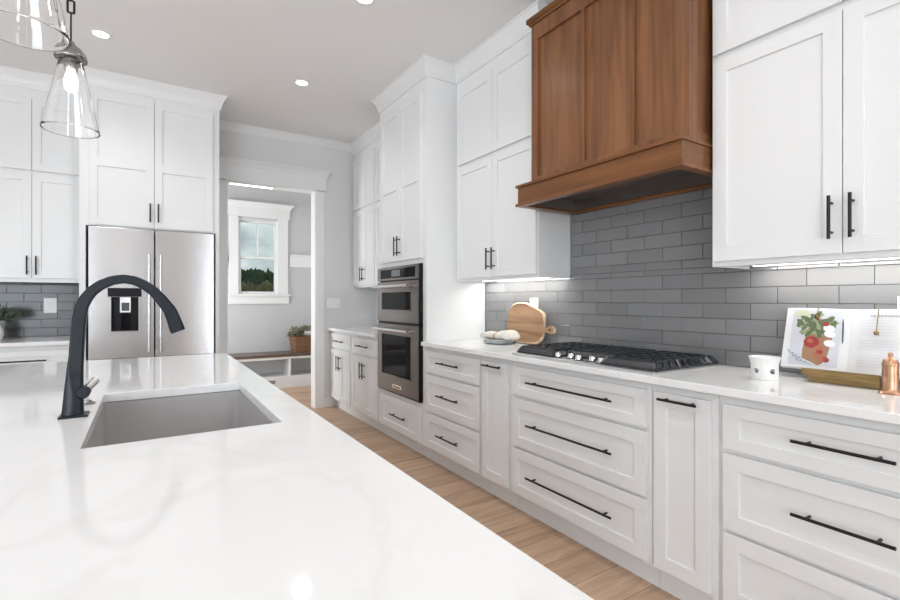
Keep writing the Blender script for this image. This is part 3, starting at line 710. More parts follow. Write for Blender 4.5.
MB().box(IX0 + .12, IX1 - .11, IY0 + .1, IY1 - .1, 0, .099).build('toe_kick', 'paint', t)
for k in range(5):
    a0 = IY0 + .045 + k * .593
    MB().relief([a0, a0 + SH, a0 + .58 - SH, a0 + .58], [.125, .182, .80, .857], [[0, 0, 0], [0, -.0095, 0], [0, 0, 0]], -.0195, lambda u, v, d: (IX1 - .0095 + d, u, v)).build('door', 'paint', t, bevel=.0014)

sk = thing('kitchen_sink', 'taupe undermount sink in the white island top', 'sink', ((SX0 + SX1) / 2, (SY0 + SY1) / 2, .66))
def rrect(x0, x1, y0, y1, r, z, n=5):
    pts = []
    for cx, cy, a in ((x1 - r, y1 - r, 0), (x0 + r, y1 - r, PI / 2), (x0 + r, y0 + r, PI), (x1 - r, y0 + r, 1.5 * PI)):
        pts += [(cx + r * math.cos(a + PI / 2 * k / n), cy + r * math.sin(a + PI / 2 * k / n), z) for k in range(n + 1)]
    return pts
e = .002
rings = [rrect(SX0 - .02, SX1 + .02, SY0 - .02, SY1 + .02, .03, .8825), rrect(SX0 - .02, SX1 + .02, SY0 - .02, SY1 + .02, .03, .660),
         rrect(SX0 + .0, SX1 - .0, SY0 + .0, SY1 - .0, .05, .650)]
inn = [rrect(SX0 - e, SX1 + e, SY0 - e, SY1 + e, .018, .8825), rrect(SX0 + .002, SX1 - .002, SY0 + .002, SY1 - .002, .022, .70), rrect(SX0 + .012, SX1 - .012, SY0 + .012, SY1 - .012, .03, .675), rrect(SX0 + .04, SX1 - .04, SY0 + .04, SY1 - .04, .04, .667)]
mb = MB(); mb.loft(rings[::-1] + inn, cap=True); mb.build('basin', 'sink', sk, smooth=True)
dcx, dcy = .09, 1.62
MB().lathe([(.057, .6675), (.057, .670), (.045, .671), (.04, .668), (0, .668)], (dcx, dcy, 0), 28).build('drain', 'steel', sk, smooth=True)

# faucet
t = thing('kitchen_faucet', 'matte black gooseneck faucet beside the island sink', 'faucet', (-.168, 1.63, CT))
cl = [(-.1680, .9205, .0470), (-.1660, .98, .0410), (-.1628, 1.04, .0355), (-.1603, 1.0791, .0325), (-.1575, 1.135, .0315), (-.1541, 1.1791, .0312), (-.148, 1.212, .0295), (-.1400, 1.2316, .0287), (-.126, 1.253, .0272), (-.1069, 1.2695, .0263), (-.082, 1.2825, .0250), (-.0553, 1.2875, .0245), (-.030, 1.2835, .0250), (-.0080, 1.2725, .0259), (.016, 1.254, .028), (.0338, 1.2319, .0305), (.0578, 1.1970, .0335)]
def frame_rings(pts):
    out = []
    for i, (x, z, w) in enumerate(pts):
        a, b = pts[max(i - 1, 0)], pts[min(i + 1, len(pts) - 1)]
        tx, tz = b[0] - a[0], b[1] - a[1]; L = math.hypot(tx, tz); tx, tz = tx / L, tz / L
        if i == 0 and abs(tx) < .1: tx, tz = 0, 1
        nx, nz = -tz, tx
        dpt = .028 + .016 * max(0, min(1, (w - .03) / .036)); h = w / 2; d = dpt / 2; c = .28
        ring = []
        for p, q in ((1, -1 + c), (1, 1 - c), (1 - c, 1), (-1 + c, 1), (-1, 1 - c), (-1, -1 + c), (-1 + c, -1), (1 - c, -1)):
            ring.append((x + nx * h * p, 1.63 + d * q, z + nz * h * p))
        out.append(ring)
    return out
MB().loft(frame_rings(cl)).build('spout_body', 'faucet', t, smooth=True)
MB().loft(frame_rings([(.0566, 1.1995, .0336), (.0660, 1.174, .036), (.0745, 1.146, .039), (.0785, 1.135, .038)])).build('spray_head', 'faucet', t, smooth=True)
MB().slab([-.197, -.134], [1.601, 1.659], set(), CT + .0002, CT + .006, fz).build('base_plate', 'faucet', t, bevel=.001)
bs_ = MB().lathe([(.0, -.026), (.014, -.025), (.0165, -.021), (.0165, .018), (.014, .022), (0, .022)], (-.1455, 1.63, .978), 24, Matrix.Rotation(PI / 2, 4, 'X') @ Matrix.Rotation(0, 4, 'Z')).build('handle_hub', 'faucet', t, smooth=True)
MB().tube([(-.142, 1.638, .982), (-.130, 1.650, .996), (-.121, 1.658, 1.006)], [.010, .0115, .0115], 16).build('lever', 'chrome', bs_, smooth=True)
a = MB().lathe([(.022, CT + .0003), (.022, CT + .003), (.018, CT + .006), (.013, CT + .0065), (.012, CT + .011), (0, CT + .0115)], (-.153, 1.80, 0), 24).build('air_switch_button', 'nickel', smooth=True)
tag(a, 'small dark round push button on the island behind the faucet', 'button')

# ================================================================== mudroom bench, basket
BY = 6.84
t = thing('mudroom_bench', 'white built-in bench with dark wood seat under the mudroom window', 'bench', (1.2, BY, 0))
MB().slab([-.3, 2.355], [BY - .012, MY - .005], set(), .437, .475, fz).build('bench_seat', 'bench_wood', t, bevel=.003)
MB().slab([-.3, -.28, .68, .70, 1.685, 1.71, 2.33, 2.355], [0, .125, .165, .402, .436], {(1, 2), (3, 2), (5, 2)}, BY, BY + .02, fY).build('face_frame', 'trim', t, bevel=.001)
mb = MB(); mb.box(-.3, 2.355, MY - .02, MY - .005, .0, .436); mb.box(-.3, 2.355, BY + .0205, MY - .02, .145, .165)
for x in (-.3, .68, 1.685, 2.33): mb.box(x, x + .02, BY + .0205, MY - .02, .165, .436)
mb.build('cubby_box', 'trim', t)
vt = thing('floor_register', 'small grey metal vent grille at the foot of the mudroom bench', 'vent', (1.42, BY - .005, .09))
MB().slab([1.385, 1.395, 1.485, 1.495], [.075, .083, .107, .115], {(1, 1)}, BY - .006, BY - .0005, fY).build('grille_frame', 'rubber', vt)
mb = MB()
for k in range(6): mb.box(1.395 + .0155 * k, 1.399 + .0155 * k, BY - .005, BY - .001, .083, .107)
mb.build('grille_bars', 'plastic_black', vt)

bk = thing('wicker_basket', 'brown wicker basket on the dark mudroom bench', 'basket', (1.92, 6.98, .475))
mb = MB()
def rect(cx, cy, w, d, z): return rrect(cx - w / 2, cx + w / 2, cy - d / 2, cy + d / 2, .03, z, 3)
c0 = (1.965, 7.0)
mb.loft([rect(*c0, .38, .26, .4755), rect(*c0, .40, .28, .56), rect(*c0, .42, .30, .655), rect(*c0, .43, .31, .70), rect(*c0, .405, .285, .70), rect(*c0, .36, .24, .50)])
mb.build('basket_body', 'wicker', bk, smooth=True)
mb = MB(); rr = rect(*c0, .432, .312, .70); mb.tube(rr + rr[:1], .011, 8); mb.build('rim', 'wicker', bk, smooth=True)
def leafy(name, mats, parent, c, n, R, size, seed, up=.5, flat=1.0, rootz=None):
    rnd = random.Random(seed); mb = MB()
    for k in range(n):
        a = rnd.uniform(0, 2 * PI); el = rnd.uniform(.1, 1.3); rr_ = R * rnd.uniform(.45, 1)
        d = Vector((math.cos(a) * math.cos(el), math.sin(a) * math.cos(el) * flat, math.sin(el) * up * 2)); p = Vector(c) + d * rr_
        mb.mi = 0
        t_ = (d + Vector((rnd.uniform(-.5, .5), rnd.uniform(-.5, .5), rnd.uniform(-.3, .5)))).normalized(); s_ = t_.cross(Vector((rnd.uniform(-1, 1), rnd.uniform(-1, 1), .4))).normalized()
        nn = t_.cross(s_); L = size * rnd.uniform(.7, 1.2); w = L * .28
        v = [p, p + t_ * L * .4 + s_ * w, p + t_ * L, p + t_ * L * .4 - s_ * w, p + t_ * L * .45 + nn * w * .3]
        vv = [mb.bm.verts.new(q) for q in v]
        for q in ((0, 1, 4), (1, 2, 4), (2, 3, 4), (3, 0, 4)): mb.face([vv[i] for i in q])
        if k % 4 == 0: mb.tube([Vector(c), Vector(c) + d * rr_ * .5 + Vector((0, 0, .01)), p], .0018, 5)
    return mb.build(name, mats, parent)
gl = thing('greenery_bundle', 'dried sage-green leaf bundle in the wicker basket', 'plant', (1.84, 6.98, .70))
leafy('leaves', 'sage', gl, (1.86, 6.97, .70), 170, .15, .06, 11, .42, .8)
leafy('leaves', 'sage', gl, (2.0, 6.98, .71), 120, .14, .06, 12, .5, .8)
bx = thing('paper_packet', 'white printed packet lying on top of the wicker basket', 'packet', (1.98, 6.88, .70))
mt = Matrix.Translation((2.0, 6.875, .748)) @ Matrix.Rotation(math.radians(-58), 4, 'X')
MB().box(-.10, .12, -.035, .035, -.008, .008, mt, bevel=.003).build('packet', 'ceramic', bx)
mb = MB()
for x0, x1 in ((-.07, -.02), (.0, .045), (.06, .10)): mb.box(x0, x1, -.018, .016, .0085, .0095, mt)
mb.build('print', 'ink', bx)

# ================================================================== wall plates
def outlet(label, fn, c, z, w, h, kind, gang=1):
    t = thing('wall_plate', label, 'outlet' if kind == 'outlet' else 'switch', fn(c, z, 0))
    MB().loft([[fn(c + a * w / 2, z + b * h / 2, 0.0004) for a, b in ((-1, -1), (1, -1), (1, 1), (-1, 1))], [fn(c + a * w / 2, z + b * h / 2, .004) for a, b in ((-1, -1), (1, -1), (1, 1), (-1, 1))], [fn(c + a * (w / 2 - .003), z + b * (h / 2 - .003), .006) for a, b in ((-1, -1), (1, -1), (1, 1), (-1, 1))]]).build('cover_plate', 'plate', t)
    for g in range(gang):
        gc = c + (g - (gang - 1) / 2) * .046
        mb = MB(); mb.loft([[fn(gc + a * .0165, z + b * .033, d) for a, b in ((-1, -1), (1, -1), (1, 1), (-1, 1))] for d in (.0061, .0085)]); r_ = mb.build('rocker' if kind != 'outlet' else 'receptacle', 'plate', t)
        if kind == 'outlet':
            mb = MB()
            for q in (-.017, .017):
                for s_ in (-.006, .006): mb.loft([[fn(gc + s_ + a * .0012, z + q + b * .004, d) for a, b in ((-1, -1), (1, -1), (1, 1), (-1, 1))] for d in (.0083, .0087)])
            mb.build('slots', 'ink', r_)
fnR = lambda u, v, d: (TX - .0008 - d, u, v)
fnB = lambda u, v, d: (u, YB - d, v)
fnBL = lambda u, v, d: (u, YB - .011 - d, v)
outlet('white outlet plate on grey tile behind the cutting board', fnR, 2.56, 1.178, .086, .128, 'outlet')
outlet('white outlet plate on grey tile beside the open cookbook', fnR, .553, 1.178, .086, .128, 'outlet')
outlet('white outlet plate on dark tile left of the refrigerator', fnBL, -.706, 1.180, .088, .130, 'outlet')
outlet('white three-gang switch plate on the wall right of the doorway', fnB, 1.818, 1.19, .162, .118, 'switch', 3)

# ================================================================== lights: cans, under-cabinet bars, added glow strip on the doorway soffit
CANS = [(-.265, 4.03, 'lit recessed ceiling light nearest the pendants and refrigerator cabinets'), (1.096, 4.03, 'lit recessed ceiling light near the oven tower crown'), (1.11, 2.70, 'lit recessed ceiling light at the top edge in front of the wooden hood'), (1.11, 1.38, None), (-.25, .2, None), (1.11, .1, None)]
for x, y, lab in CANS:
    if lab:
        t = thing('recessed_light', lab, 'ceiling light', (x, y, CZ), 'recessed ceiling lights')
    else:
        t = thing('recessed_light', {(1.11, 1.38): 'recessed ceiling light above the aisle in front of the cookbook', (-.25, .2): 'recessed ceiling light above the near end of the island', (1.11, .1): 'recessed ceiling light above the near end of the aisle'}[(x, y)], 'ceiling light', (x, y, CZ), 'recessed ceiling lights')
    MB().lathe([(.044, CZ - .0005), (.064, CZ - .0005), (.064, CZ - .003), (.046, CZ - .005), (.044, CZ - .0005)], (x, y, 0), 36, cap=False).build('trim_ring', 'plate', t, smooth=True)
    MB().lathe([(.0435, CZ - .0006), (.0435, CZ - .004), (0, CZ - .0045)], (x, y, 0), 36).build('lens', 'lens', t, smooth=True)
    spot('can_light_glow', (x, y, CZ - .02), 22, 2.4, (1, .985, .96), .06).parent = None
for y0, y1, p, lab in ((.23, 1.07, 2.0, 'slim lit light bar under the upper cabinet above the cookbook'), (2.24, 3.09, 2.6, 'slim lit light bar under the upper cabinet left of the hood')):
    t = thing('light_bar', lab, 'light', (2.19, (y0 + y1) / 2, 1.385), 'under-cabinet light bars')
    MB().box(2.265, 2.305, y0, y1, 1.380, 1.3915, bevel=.001).build('housing', 'plate', t)
    MB().box(2.270, 2.300, y0 + .01, y1 - .01, 1.377, 1.3798).build('diffuser', 'led', t)
    area('under_cabinet_glow', (2.270, (y0 + y1) / 2, 1.374), (0, -.2, 0), .03, y1 - y0 - .04, p, (1, .98, .95))
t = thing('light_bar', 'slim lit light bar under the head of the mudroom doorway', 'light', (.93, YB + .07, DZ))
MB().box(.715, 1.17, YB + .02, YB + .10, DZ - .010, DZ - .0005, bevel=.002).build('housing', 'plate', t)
MB().box(.73, 1.155, YB + .03, YB + .09, DZ - .013, DZ - .0102).build('diffuser', 'led', t)  # added glow standing in for light on the soffit, not a fixture

# ================================================================== pendants
def pendant(x, y, zr, label):
    t = thing('pendant_light', label, 'pendant light', (x, y, CZ), 'clear glass pendants over the island')
    r0, r1, h = .0815, .036, .245
    z1 = zr + h
    sh = [(r0 - .0015, zr + .0005), (r0, zr), (r0 + .0005, zr + .001), (r0 - .001, zr + .010)]
    for k in range(1, 9): f = k / 8; sh.append((r0 - .001 + (r1 - r0) * f, zr + .01 + (h - .02) * f))
    sh += [(r1 - .002, z1 - .004), (.012, z1)]
    inner = [(.012, z1 - .003), (r1 - .005, z1 - .008)] + [(r0 - .003 + (r1 - r0) * f, zr + .01 + (h - .02) * f) for f in [1 - k / 8 for k in range(0, 9)]]
    prof = sh + inner + [sh[0]]
    MB().lathe(prof, (x, y, 0), 56, cap=False).build('lamp_shade', 'glass', t, smooth=True, auto=False)
    cp = MB().lathe([(.0, z1 - .0032), (.0, z1 + .001), (.046, z1 + .001), (.047, z1 + .003), (.044, z1 + .020), (.030, z1 + .040), (.014, z1 + .052), (.010, z1 + .062), (0, z1 + .063)][2:], (x, y, 0), 32).build('cap', 'nickel', t, smooth=True)
    MB().lathe([(.0, z1 - .036), (.018, z1 - .035), (.020, z1 - .03), (.020, z1 - .0045), (.0, z1 - .004)], (x, y, 0), 24).build('socket', 'nickel', t, smooth=True)
    MB().lathe([(0, z1 - .100), (.010, z1 - .098), (.018, z1 - .087), (.020, z1 - .074), (.017, z1 - .058), (.012, z1 - .044), (.011, z1 - .0365), (0, z1 - .0362)], (x, y, 0), 24).build('bulb', 'bulb', t, smooth=True)
    zl = z1 + .063
    mb = MB(); mb.tube([(x, y, zl), (x, y, zl + .10)], .0026, 10)
    # square link, then the long rod
    L0, L1 = zl + .10, zl + .142
    for a, b in (((x - .009, y, L0), (x + .009, y, L0)), ((x - .009, y, L1), (x + .009, y, L1)), ((x - .009, y, L0), (x - .009, y, L1)), ((x + .009, y, L0), (x + .009, y, L1))): mb.tube([a, b], .0035, 8)
    mb.tube([(x, y, L1), (x, y, CZ - .03)], .004, 10); mb.build('stem', 'black', t, smooth=True)
    MB().lathe([(.062, CZ - .0005), (.062, CZ - .018), (.05, CZ - .028), (.008, CZ - .031), (0, CZ - .031)], (x, y, 0), 36).build('canopy', 'nickel', t, smooth=True)
    return t
pendant(-.221, 2.09, 1.812, 'clear glass cone pendant with glowing bulb hanging fully in view')
pendant(-.228, 1.375, 1.812, 'clear glass cone pendant cut off by the top left corner')

# ================================================================== things on the right counter
# cutting board: live edged outline, leaning on the tile
outl = [(2.794, 1.117), (2.785, 1.155), (2.765, 1.183), (2.735, 1.200), (2.705, 1.2075), (2.66, 1.2095), (2.615, 1.2065), (2.57, 1.193), (2.522, 1.176), (2.47, 1.160), (2.425, 1.138), (2.410, 1.110), (2.405, 1.07), (2.402, 1.036), (2.375, 1.030), (2.362, 1.045), (2.345, 1.051), (2.322, 1.047), (2.305, 1.033), (2.303, 1.014), (2.318, 0.999), (2.340, .994), (2.360, 1.0), (2.374, 1.011), (2.400, 1.006), (2.405, .975), (2.420, .945), (2.45, .925), (2.495, .9165), (2.56, .9155), (2.64, .9150), (2.71, .9165), (2.758, .93), (2.785, .955), (2.795, 1.0), (2.797, 1.06)]
outl = [(y - (.02), z) for y, z in outl]
t = thing('cutting_board', 'live-edge wooden cutting board leaning on grey tile left of the cooktop', 'cutting board', (2.27, 2.60, CT))
tilt = math.atan2(.045, .29)
def brd(y, z, d):
    h = z - CT
    return (2.272 + h * math.sin(tilt) - d * math.cos(tilt), y, CT + .004 + h * math.cos(tilt) + d * math.sin(tilt))
cyx, czx = 2.60, 1.06
ins = [(cyx + (y - cyx) * .955 if y > 2.385 else y, czx + (z - czx) * .94 if y > 2.385 else z) for y, z in outl]
mb = MB(); n_ = len(outl)
A = [mb.bm.verts.new(brd(y, z, 0)) for y, z in outl]; B = [mb.bm.verts.new(brd(y, z, .013)) for y, z in outl]; C = [mb.bm.verts.new(brd(y, z, .020)) for y, z in ins]
mb.face(A[::-1])
mb.mi = 1
for X_, Y_ in ((A, B), (B, C)):
    for k in range(n_): mb.face([X_[k], X_[(k + 1) % n_], Y_[(k + 1) % n_], Y_[k]])
mb.mi = 0; mb.face(C)
ob = mb.build('board', ['acacia', 'live_edge'], t)
hole = MB().lathe([(.011, -.03), (.011, .05)], (0, 0, 0), 20, Matrix.Rotation(PI / 2, 4, 'Y')).build('hole_cutter', 'dark')
hole.location = Vector(brd(2.322, 1.022, .01)); 
md = ob.modifiers.new('hole', 'BOOLEAN'); md.object = hole; md.operation = 'DIFFERENCE'; md.solver = 'EXACT'
bpy.context.view_layer.update()
dg = bpy.context.evaluated_depsgraph_get(); me2 = bpy.data.meshes.new_from_object(ob.evaluated_get(dg)); ob.modifiers.clear(); ob.data = me2
bpy.data.objects.remove(hole)

# plates and folded cloth
pc = (2.15, 2.715)
for k in range(3):
    z = CT + .0006 + k * .0085
    p = MB().lathe([(.0, z), (.066, z), (.108, z + .010), (.114, z + .013), (.113, z + .015), (.105, z + .0125), (.065, z + .004), (0, z + .004)], (*pc, 0), 40).build('plate', 'glassplate', smooth=True, origin=(pc[0], pc[1], z))
    tag(p, ['pale glass plate, bottom of the stack of three under the cloth', 'pale glass plate, middle of the stack of three under the cloth', 'pale glass plate, top of the stack of three under the cloth'][k], 'plate', 'stacked glass plates left of the cutting board')
cz0 = CT + .0006 + 2 * .0085 + .0155
rnd = random.Random(4); mb = MB(); N_, K_ = 26, 14
rings = []
for i in range(N_ + 1):
    f = i / N_; y = 2.845 - .285 * f
    ring = []
    ht = .040 + .006 * math.sin(f * 9) + .026 * f; wd = .062 + .006 * math.sin(f * 7 + 1)
    if i in (0, N_): ht *= .55; wd *= .9
    for k in range(K_):
        a = 2 * PI * k / K_; cx_, sz_ = math.cos(a), math.sin(a)
        fold = .0035 * math.sin(3 * a + f * 5) + .0025 * math.sin(5 * a - f * 11)
        x = 2.15 + (wd + fold) * cx_ + .012 * math.sin(f * 6); z = cz0 + max(0.0, ht * .5 + (ht * .5 + fold) * sz_)
        ring.append((x, y + .008 * sz_ - .05 * cx_ * .3, z))
    rings.append(ring)
mb.loft(rings)
for f in mb.bm.faces:
    yc = f.calc_center_median().y
    f.material_index = 1 if 2.685 < yc < 2.725 else 0
cb = mb.build('folded_cloth', ['linen', 'linen_tan'], smooth=True, auto=False, origin=(2.165, 2.71, cz0))
tag(cb, 'folded cream cloth with tan stripe on the stacked glass plates', 'cloth')

# ceramic warmer with round holes
wc = (2.075, .925)
t = thing('ceramic_warmer', 'small white ceramic warmer with round side holes beside the cookbook', 'warmer', (*wc, CT))
def warmer_wall():
    mb = MB(); nA, nZ = 72, 14; R = lambda z: .047 if z < .055 else .047 + .0085 * ((z - .055) / .033) ** 1.2
    hb, hh = .0, .088; th = .005
    holes = [0.9, 0.9 + PI / 2, 0.9 + PI, 0.9 + 1.5 * PI]
    a0 = math.atan2(-wc[1], -wc[0])
    ang = [a0 + .62, a0 - .62, a0 + PI + .62, a0 + PI - .62]
    ins_ = lambda a, z: any(((abs((a - q + PI) % (2 * PI) - PI) * .047) ** 2 + (z - .036) ** 2) < .0105 ** 2 for q in ang)
    zs = [hh * k / nZ for k in range(nZ + 1)]; cache = {}
    def V(k, j, o):
        k %= nA
        if (k, j, o) not in cache:
            a = 2 * PI * k / nA; r = R(zs[j]) - (0 if o else th)
            cache[(k, j, o)] = mb.bm.verts.new((wc[0] + r * math.cos(a), wc[1] + r * math.sin(a), CT + .0004 + zs[j]))
        return cache[(k, j, o)]
    on = lambda k, j: 0 <= j < nZ and not ins_(2 * PI * (k % nA + .5) / nA, (zs[j] + zs[j + 1]) / 2 if 0 <= j < nZ else 0)
    for k in range(nA):
        for j in range(nZ):
            if not on(k, j): continue
            for o in (0, 1): mb.face([V(k, j, o), V(k + 1, j, o), V(k + 1, j + 1, o), V(k, j + 1, o)])
            if not on(k - 1, j): mb.face([V(k, j, 0), V(k, j + 1, 0), V(k, j + 1, 1), V(k, j, 1)])
            if not on(k + 1, j): mb.face([V(k + 1, j, 0), V(k + 1, j + 1, 0), V(k + 1, j + 1, 1), V(k + 1, j, 1)])
            if not on(k, j - 1): mb.face([V(k, j, 0), V(k + 1, j, 0), V(k + 1, j, 1), V(k, j, 1)])
            if not on(k, j + 1): mb.face([V(k, j + 1, 0), V(k + 1, j + 1, 0), V(k + 1, j + 1, 1), V(k, j + 1, 1)])
    return mb
warmer_wall().build('warmer_body', 'ceramic', t, smooth=True)
MB().lathe([(0, .058), (.030, .059), (.042, .068), (.050, .0845), (.049, .0855), (.040, .072), (.030, .064), (0, .063)], (wc[0], wc[1], CT), 40).build('dish', 'ceramic', t, smooth=True)

# cookbook stand (brass ledge, back plate, page weights)
t = thing('cookbook_stand', 'brass cookbook stand with stepped ledge holding the open book', 'book stand', (2.18, .705, CT))
SYc = .712
lt = math.atan2(.072, .25)     # lean of the back
mb = MB(); y0, y1 = SYc - .118, SYc + .098
mb.prism([(2.156, CT + .0005), (2.156, CT + .026), (2.163, CT + .026), (2.163, CT + .004), (2.27, CT + .004), (2.27, CT + .0005)], lambda p, q, a: (p, a, q), y0, y1)
mb.prism([(2.136, CT + .027), (2.134, CT + .053), (2.139, CT + .053), (2.143, CT + .031), (2.225, CT + .031), (2.225, CT + .027)], lambda p, q, a: (p, a, q), y0 - .006, y1 + .012)
mb.build('ledge', 'brass', t, bevel=.001)
def bk_pt(y, h, d):      # on the leaning back: h up the slope, d towards the reader
    return (2.232 + h * math.sin(lt) - d * math.cos(lt), y, CT + .006 + h * math.cos(lt) + d * math.sin(lt))
mb = MB(); mb.loft([[bk_pt(SYc + a, b, d) for a, b in ((-.10, 0), (.10, 0), (.10, .262), (-.10, .262))] for d in (0, .004)]); mb.build('back_plate', 'brass', t)
for yy, hh in ((SYc + .105, .03), (SYc - .082, .085)):
    mb = MB(); pts = [bk_pt(yy, .278 - hh * k / 8, .034 + .001 * math.sin(k * 2)) for k in range(9)]
    mb.tube([bk_pt(yy, .262, .0), bk_pt(yy, .280, .014)] + pts, .0016, 6)
    e_ = bk_pt(yy, .278 - hh - .008, .034)
    mb.lathe([(0, -.0085), (.005, -.007), (.0078, -.0025), (.0078, .0025), (.005, .007), (0, .0085)], e_, 16)
    mb.build('page_weight', 'brass', t, smooth=True)
# the book
b = thing('open_cookbook', 'open cookbook with vegetable photo and recipe page on the brass stand', 'book', (2.21, SYc, CT + .03))
HB, PW = .248, .215
def page(y_in, y_out, sgn):
    def crv(f): return .006 + .016 * math.sin(min(1, f * 1.0) * PI * .72) 
    N = 12; mb = MB(); rings = []
    for k in range(N + 1):
        f = k / N; y = y_in + (y_out - y_in) * f
        rings.append([bk_pt(y, .030, .0085), bk_pt(y, .030, .0085 + crv(f)), bk_pt(y, .030 + HB, .0085 + crv(f)), bk_pt(y, .030 + HB, .0085)])
    mb.loft(rings); return mb, crv
mb, crv = page(SYc, SYc + PW, 1); mb.build('left_page_block', 'paper', b, smooth=True)
mb, _ = page(SYc, SYc - PW, -1); mb.build('right_page_block', 'paper', b, smooth=True)
mb = MB(); mb.loft([[bk_pt(SYc + a, h, d) for a, h in ((-PW - .004, .0275), (PW + .004, .0275), (PW + .004, .033 + HB), (-PW - .004, .033 + HB))] for d in (.0045, .008)]); mb.build('cover', 'cover', b)
# printed photograph on the left page: flat shapes following the page
lay_n = [0]
def pp(u, v, k):     # u 0..1 from the outer edge to the spine, v 0..1 from the top
    f = 1 - u; y = SYc + PW * f
    return bk_pt(y, .030 + HB * (1 - v), .0085 + crv(f) + .0008 + .00012 * k)
def blob(mb, cu, cv, ru, rv, rot=0, n=16, k=1, sq=1.0, mi=0):
    mb.mi = mi; asp = PW / HB; prev = None; nr = 4 if max(ru, rv) > .1 else 2
    cen = mb.bm.verts.new(pp(cu, cv, k))
    for q in range(1, nr + 1):
        ring = []
        for i in range(n):
            a = 2 * PI * i / n; x = math.copysign(abs(math.cos(a)) ** sq, math.cos(a)) * ru * q / nr; y = math.copysign(abs(math.sin(a)) ** sq, math.sin(a)) * rv * q / nr
            xx = x * math.cos(rot) - y * math.sin(rot) / asp; yy = x * math.sin(rot) * asp + y * math.cos(rot)
            ring.append(mb.bm.verts.new(pp(cu + xx, cv + yy, k)))
        for i in range(n):
            if prev is None: mb.face([cen, ring[i], ring[(i + 1) % n]])
            else: mb.face([prev[i], ring[i], ring[(i + 1) % n], prev[(i + 1) % n]])
        prev = ring
pm = ['photo_ground', 'board_print', 'leaf_print', 'leaf_print2', 'pom', 'fig', 'cheese', 'cloth_print', 'knife_print', 'lemon']
mb = MB(); rp = random.Random(2)
for i in range(10):
    mb.mi = 0; q = [(.12 + .075 * i, .04), (.12 + .075 * (i + 1), .04), (.12 + .075 * (i + 1), .95), (.12 + .075 * i, .95)]
    mb.face([mb.bm.verts.new(pp(u, v, 0)) for u, v in q])
blob(mb, .55, .56, .20, .38, .12, 24, 1, .6, 1)
blob(mb, .27, .11, .13, .075, 0, 20, 2, 1, 9)
for k in range(44):
    a = rp.uniform(0, 2 * PI); r = rp.uniform(0, 1) ** .5; blob(mb, .50 + .27 * r * math.cos(a), .27 + .17 * r * math.sin(a), .09, .032, rp.uniform(0, PI), 10, 3 + k * .1, 1, 2 if k % 3 else 3)
for cu, cv in ((.72, .42), (.73, .57), (.70, .33)): blob(mb, cu, cv, .085, .055, .2, 18, 8, 1, 6)
blob(mb, .46, .57, .12, .095, 0, 20, 8, 1, 4); blob(mb, .44, .55, .05, .035, .5, 12, 9, 1, 5)
for cu, cv, r in ((.58, .66, .07), (.56, .77, .06), (.66, .82, .07), (.60, .72, .05), (.65, .26, .05), (.70, .84, .055)): blob(mb, cu, cv, r, r * .75, 0, 14, 9, 1, 5 if r > .055 else 4)
for k in range(9): blob(mb, .18 + .033 * k, .80 + .012 * k, .022, .13, -.75 - .05 * k, 10, 12 + k * .2, .8, 7 if k % 2 else 0)
blob(mb, .90, .36, .014, .20, -.06, 10, 9, .7, 8)
mb.build('page_photo', [M[k] for k in pm], b)
def pr(u, v): 
    y = SYc - PW * u; return bk_pt(y, .030 + HB * (1 - v), .0085 + crv(u) + .0012)
mb = MB(); rl = random.Random(9)
u = .27
while u < .86:
    w = rl.uniform(.03, .045); mb.face([mb.bm.verts.new(pr(a, c)) for a, c in ((u, .094), (u + w, .094), (u + w, .122), (u, .122))]); u += w + (.008 if rl.random() < .75 else .028)
mb.build('heading_print', 'ink', b)
mb = MB()
for r in range(17):
    v = .175 + r * .044
    if r in (6, 11): continue
    L_ = rl.uniform(.45, .72) if r % 5 == 4 else .74
    mb.face([mb.bm.verts.new(pr(a, c)) for a, c in ((.14, v), (.14 + L_ * .5, v), (.14 + L_ * .5, v + .011), (.14, v + .011))]); mb.face([mb.bm.verts.new(pr(a, c)) for a, c in ((.14 + L_ * .5, v), (.14 + L_, v), (.14 + L_, v + .011), (.14 + L_ * .5, v + .011))])
mb.build('recipe_text', 'inkpale', b)

# copper mill
mc = (2.100, .551)
t = thing('pepper_mill', 'copper pepper mill with domed top in front of the cookbook', 'pepper mill', (*mc, CT))
MB().lathe([(0.0000, 0.0004), (0.0308, 0.0004), (0.0316, 0.0038), (0.0277, 0.0075), (0.0239, 0.0113), (0.0219, 0.0169), (0.0219, 0.0432), (0.0227, 0.0442), (0.0227, 0.0479), (0.0219, 0.0489), (0.0219, 0.0620), (0.0227, 0.0630), (0.0227, 0.0667), (0.0219, 0.0677), (0.0219, 0.0940)], (*mc, CT), 40).build('mill_body', 'copper', t, smooth=True)
MB().lathe([(0.0219, 0.0943), (0.0231, 0.0959), (0.0231, 0.0996), (0.0219, 0.1025), (0.0204, 0.1090), (0.0154, 0.1166), (0.0085, 0.1208), (0.0062, 0.1222), (0.0058, 0.1260), (0.0069, 0.1297), (0.0073, 0.1344), (0.0046, 0.1382), (0.0000, 0.1391)], (*mc, CT), 40).build('mill_top', 'copper', t, smooth=True)

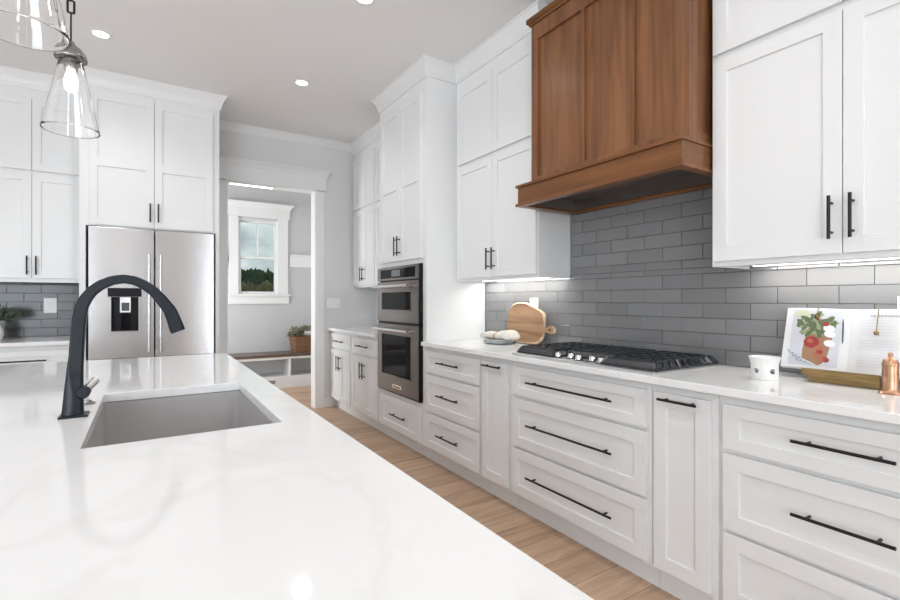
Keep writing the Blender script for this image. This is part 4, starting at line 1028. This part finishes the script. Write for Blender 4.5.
# vase with dark sprigs at the left edge
vc = (-1.01, 5.02)
t = thing('vase', 'white ceramic vase of dark leaves at the left edge, against the tile', 'vase', (*vc, CT))
MB().lathe([(0, .0004), (.048, .0004), (.058, .015), (.066, .05), (.064, .085), (.050, .115), (.040, .13), (.043, .142), (.037, .142), (.035, .13), (.045, .11), (0, .02)], (*vc, CT), 36).build('vase_body', 'ceramic', t, smooth=True)
sp = thing('leaf_sprigs', 'dark green leafy sprigs standing in the white vase', 'plant', (*vc, CT + .13))
leafy('leaves', 'plant', sp, (vc[0] + .01, vc[1] - .01, CT + .14), 130, .14, .06, 21, .36, .7)

# ================================================================== beyond the mudroom window
g = MB().box(-25, 45, 9, 110, -.9, -.5).build('field', 'grass'); struct(g)
def tree(x, y, h, w, label, m, grp, seed):
    t = thing('tree' if grp.startswith('tall') else 'bush', label, 'tree' if grp.startswith('tall') else 'bush', (x, y, -.5), grp)
    MB().tube([(x, y, -.5), (x, y, -.5 + h * .5)], [w * .10, w * .05], 8).build('trunk', 'bark', t)
    bm = MB(); bmesh.ops.create_icosphere(bm.bm, subdivisions=4, radius=1.0)
    for v in bm.bm.verts:
        d = v.co.normalized(); q = d * 2.1 + Vector((seed * 3.1, seed * 1.7, 0)); k = 1 + .28 * noise.noise(q) + .18 * noise.noise(q * 2.7) + .16 * noise.noise(q * 6.5)
        taper = 1 - .18 * max(0, d.z)
        v.co = Vector((x + d.x * k * w * .55 * taper, y + d.y * k * w * .55 * taper, -.5 + h * .55 + d.z * k * h * .44))
    bm.build('crown', m, t)
rt = random.Random(12)
TL = ['dark evergreen tree in the row beyond the mudroom window'] * 15
BL = ['olive scrub bush below the evergreens beyond the mudroom window'] * 11
for k in range(14):
    ty = 44 + ((k * 4) % 9) * 3.4
    tree((.122 + .0082 * k) * ty, ty, 1.73 + .0555 * ty + rt.uniform(-.12, .16), 2.3, TL[k], 'hedge', 'tall evergreens beyond the mudroom window', k + 1)
for k in range(11):
    ty = 22 + ((k * 3) % 8) * 2.1
    tree((.118 + .0112 * k) * ty, ty, 1.73 + .031 * ty + rt.uniform(-.1, .1), 1.35, BL[k], 'scrub', 'scrub bushes beyond the mudroom window', k + 40)
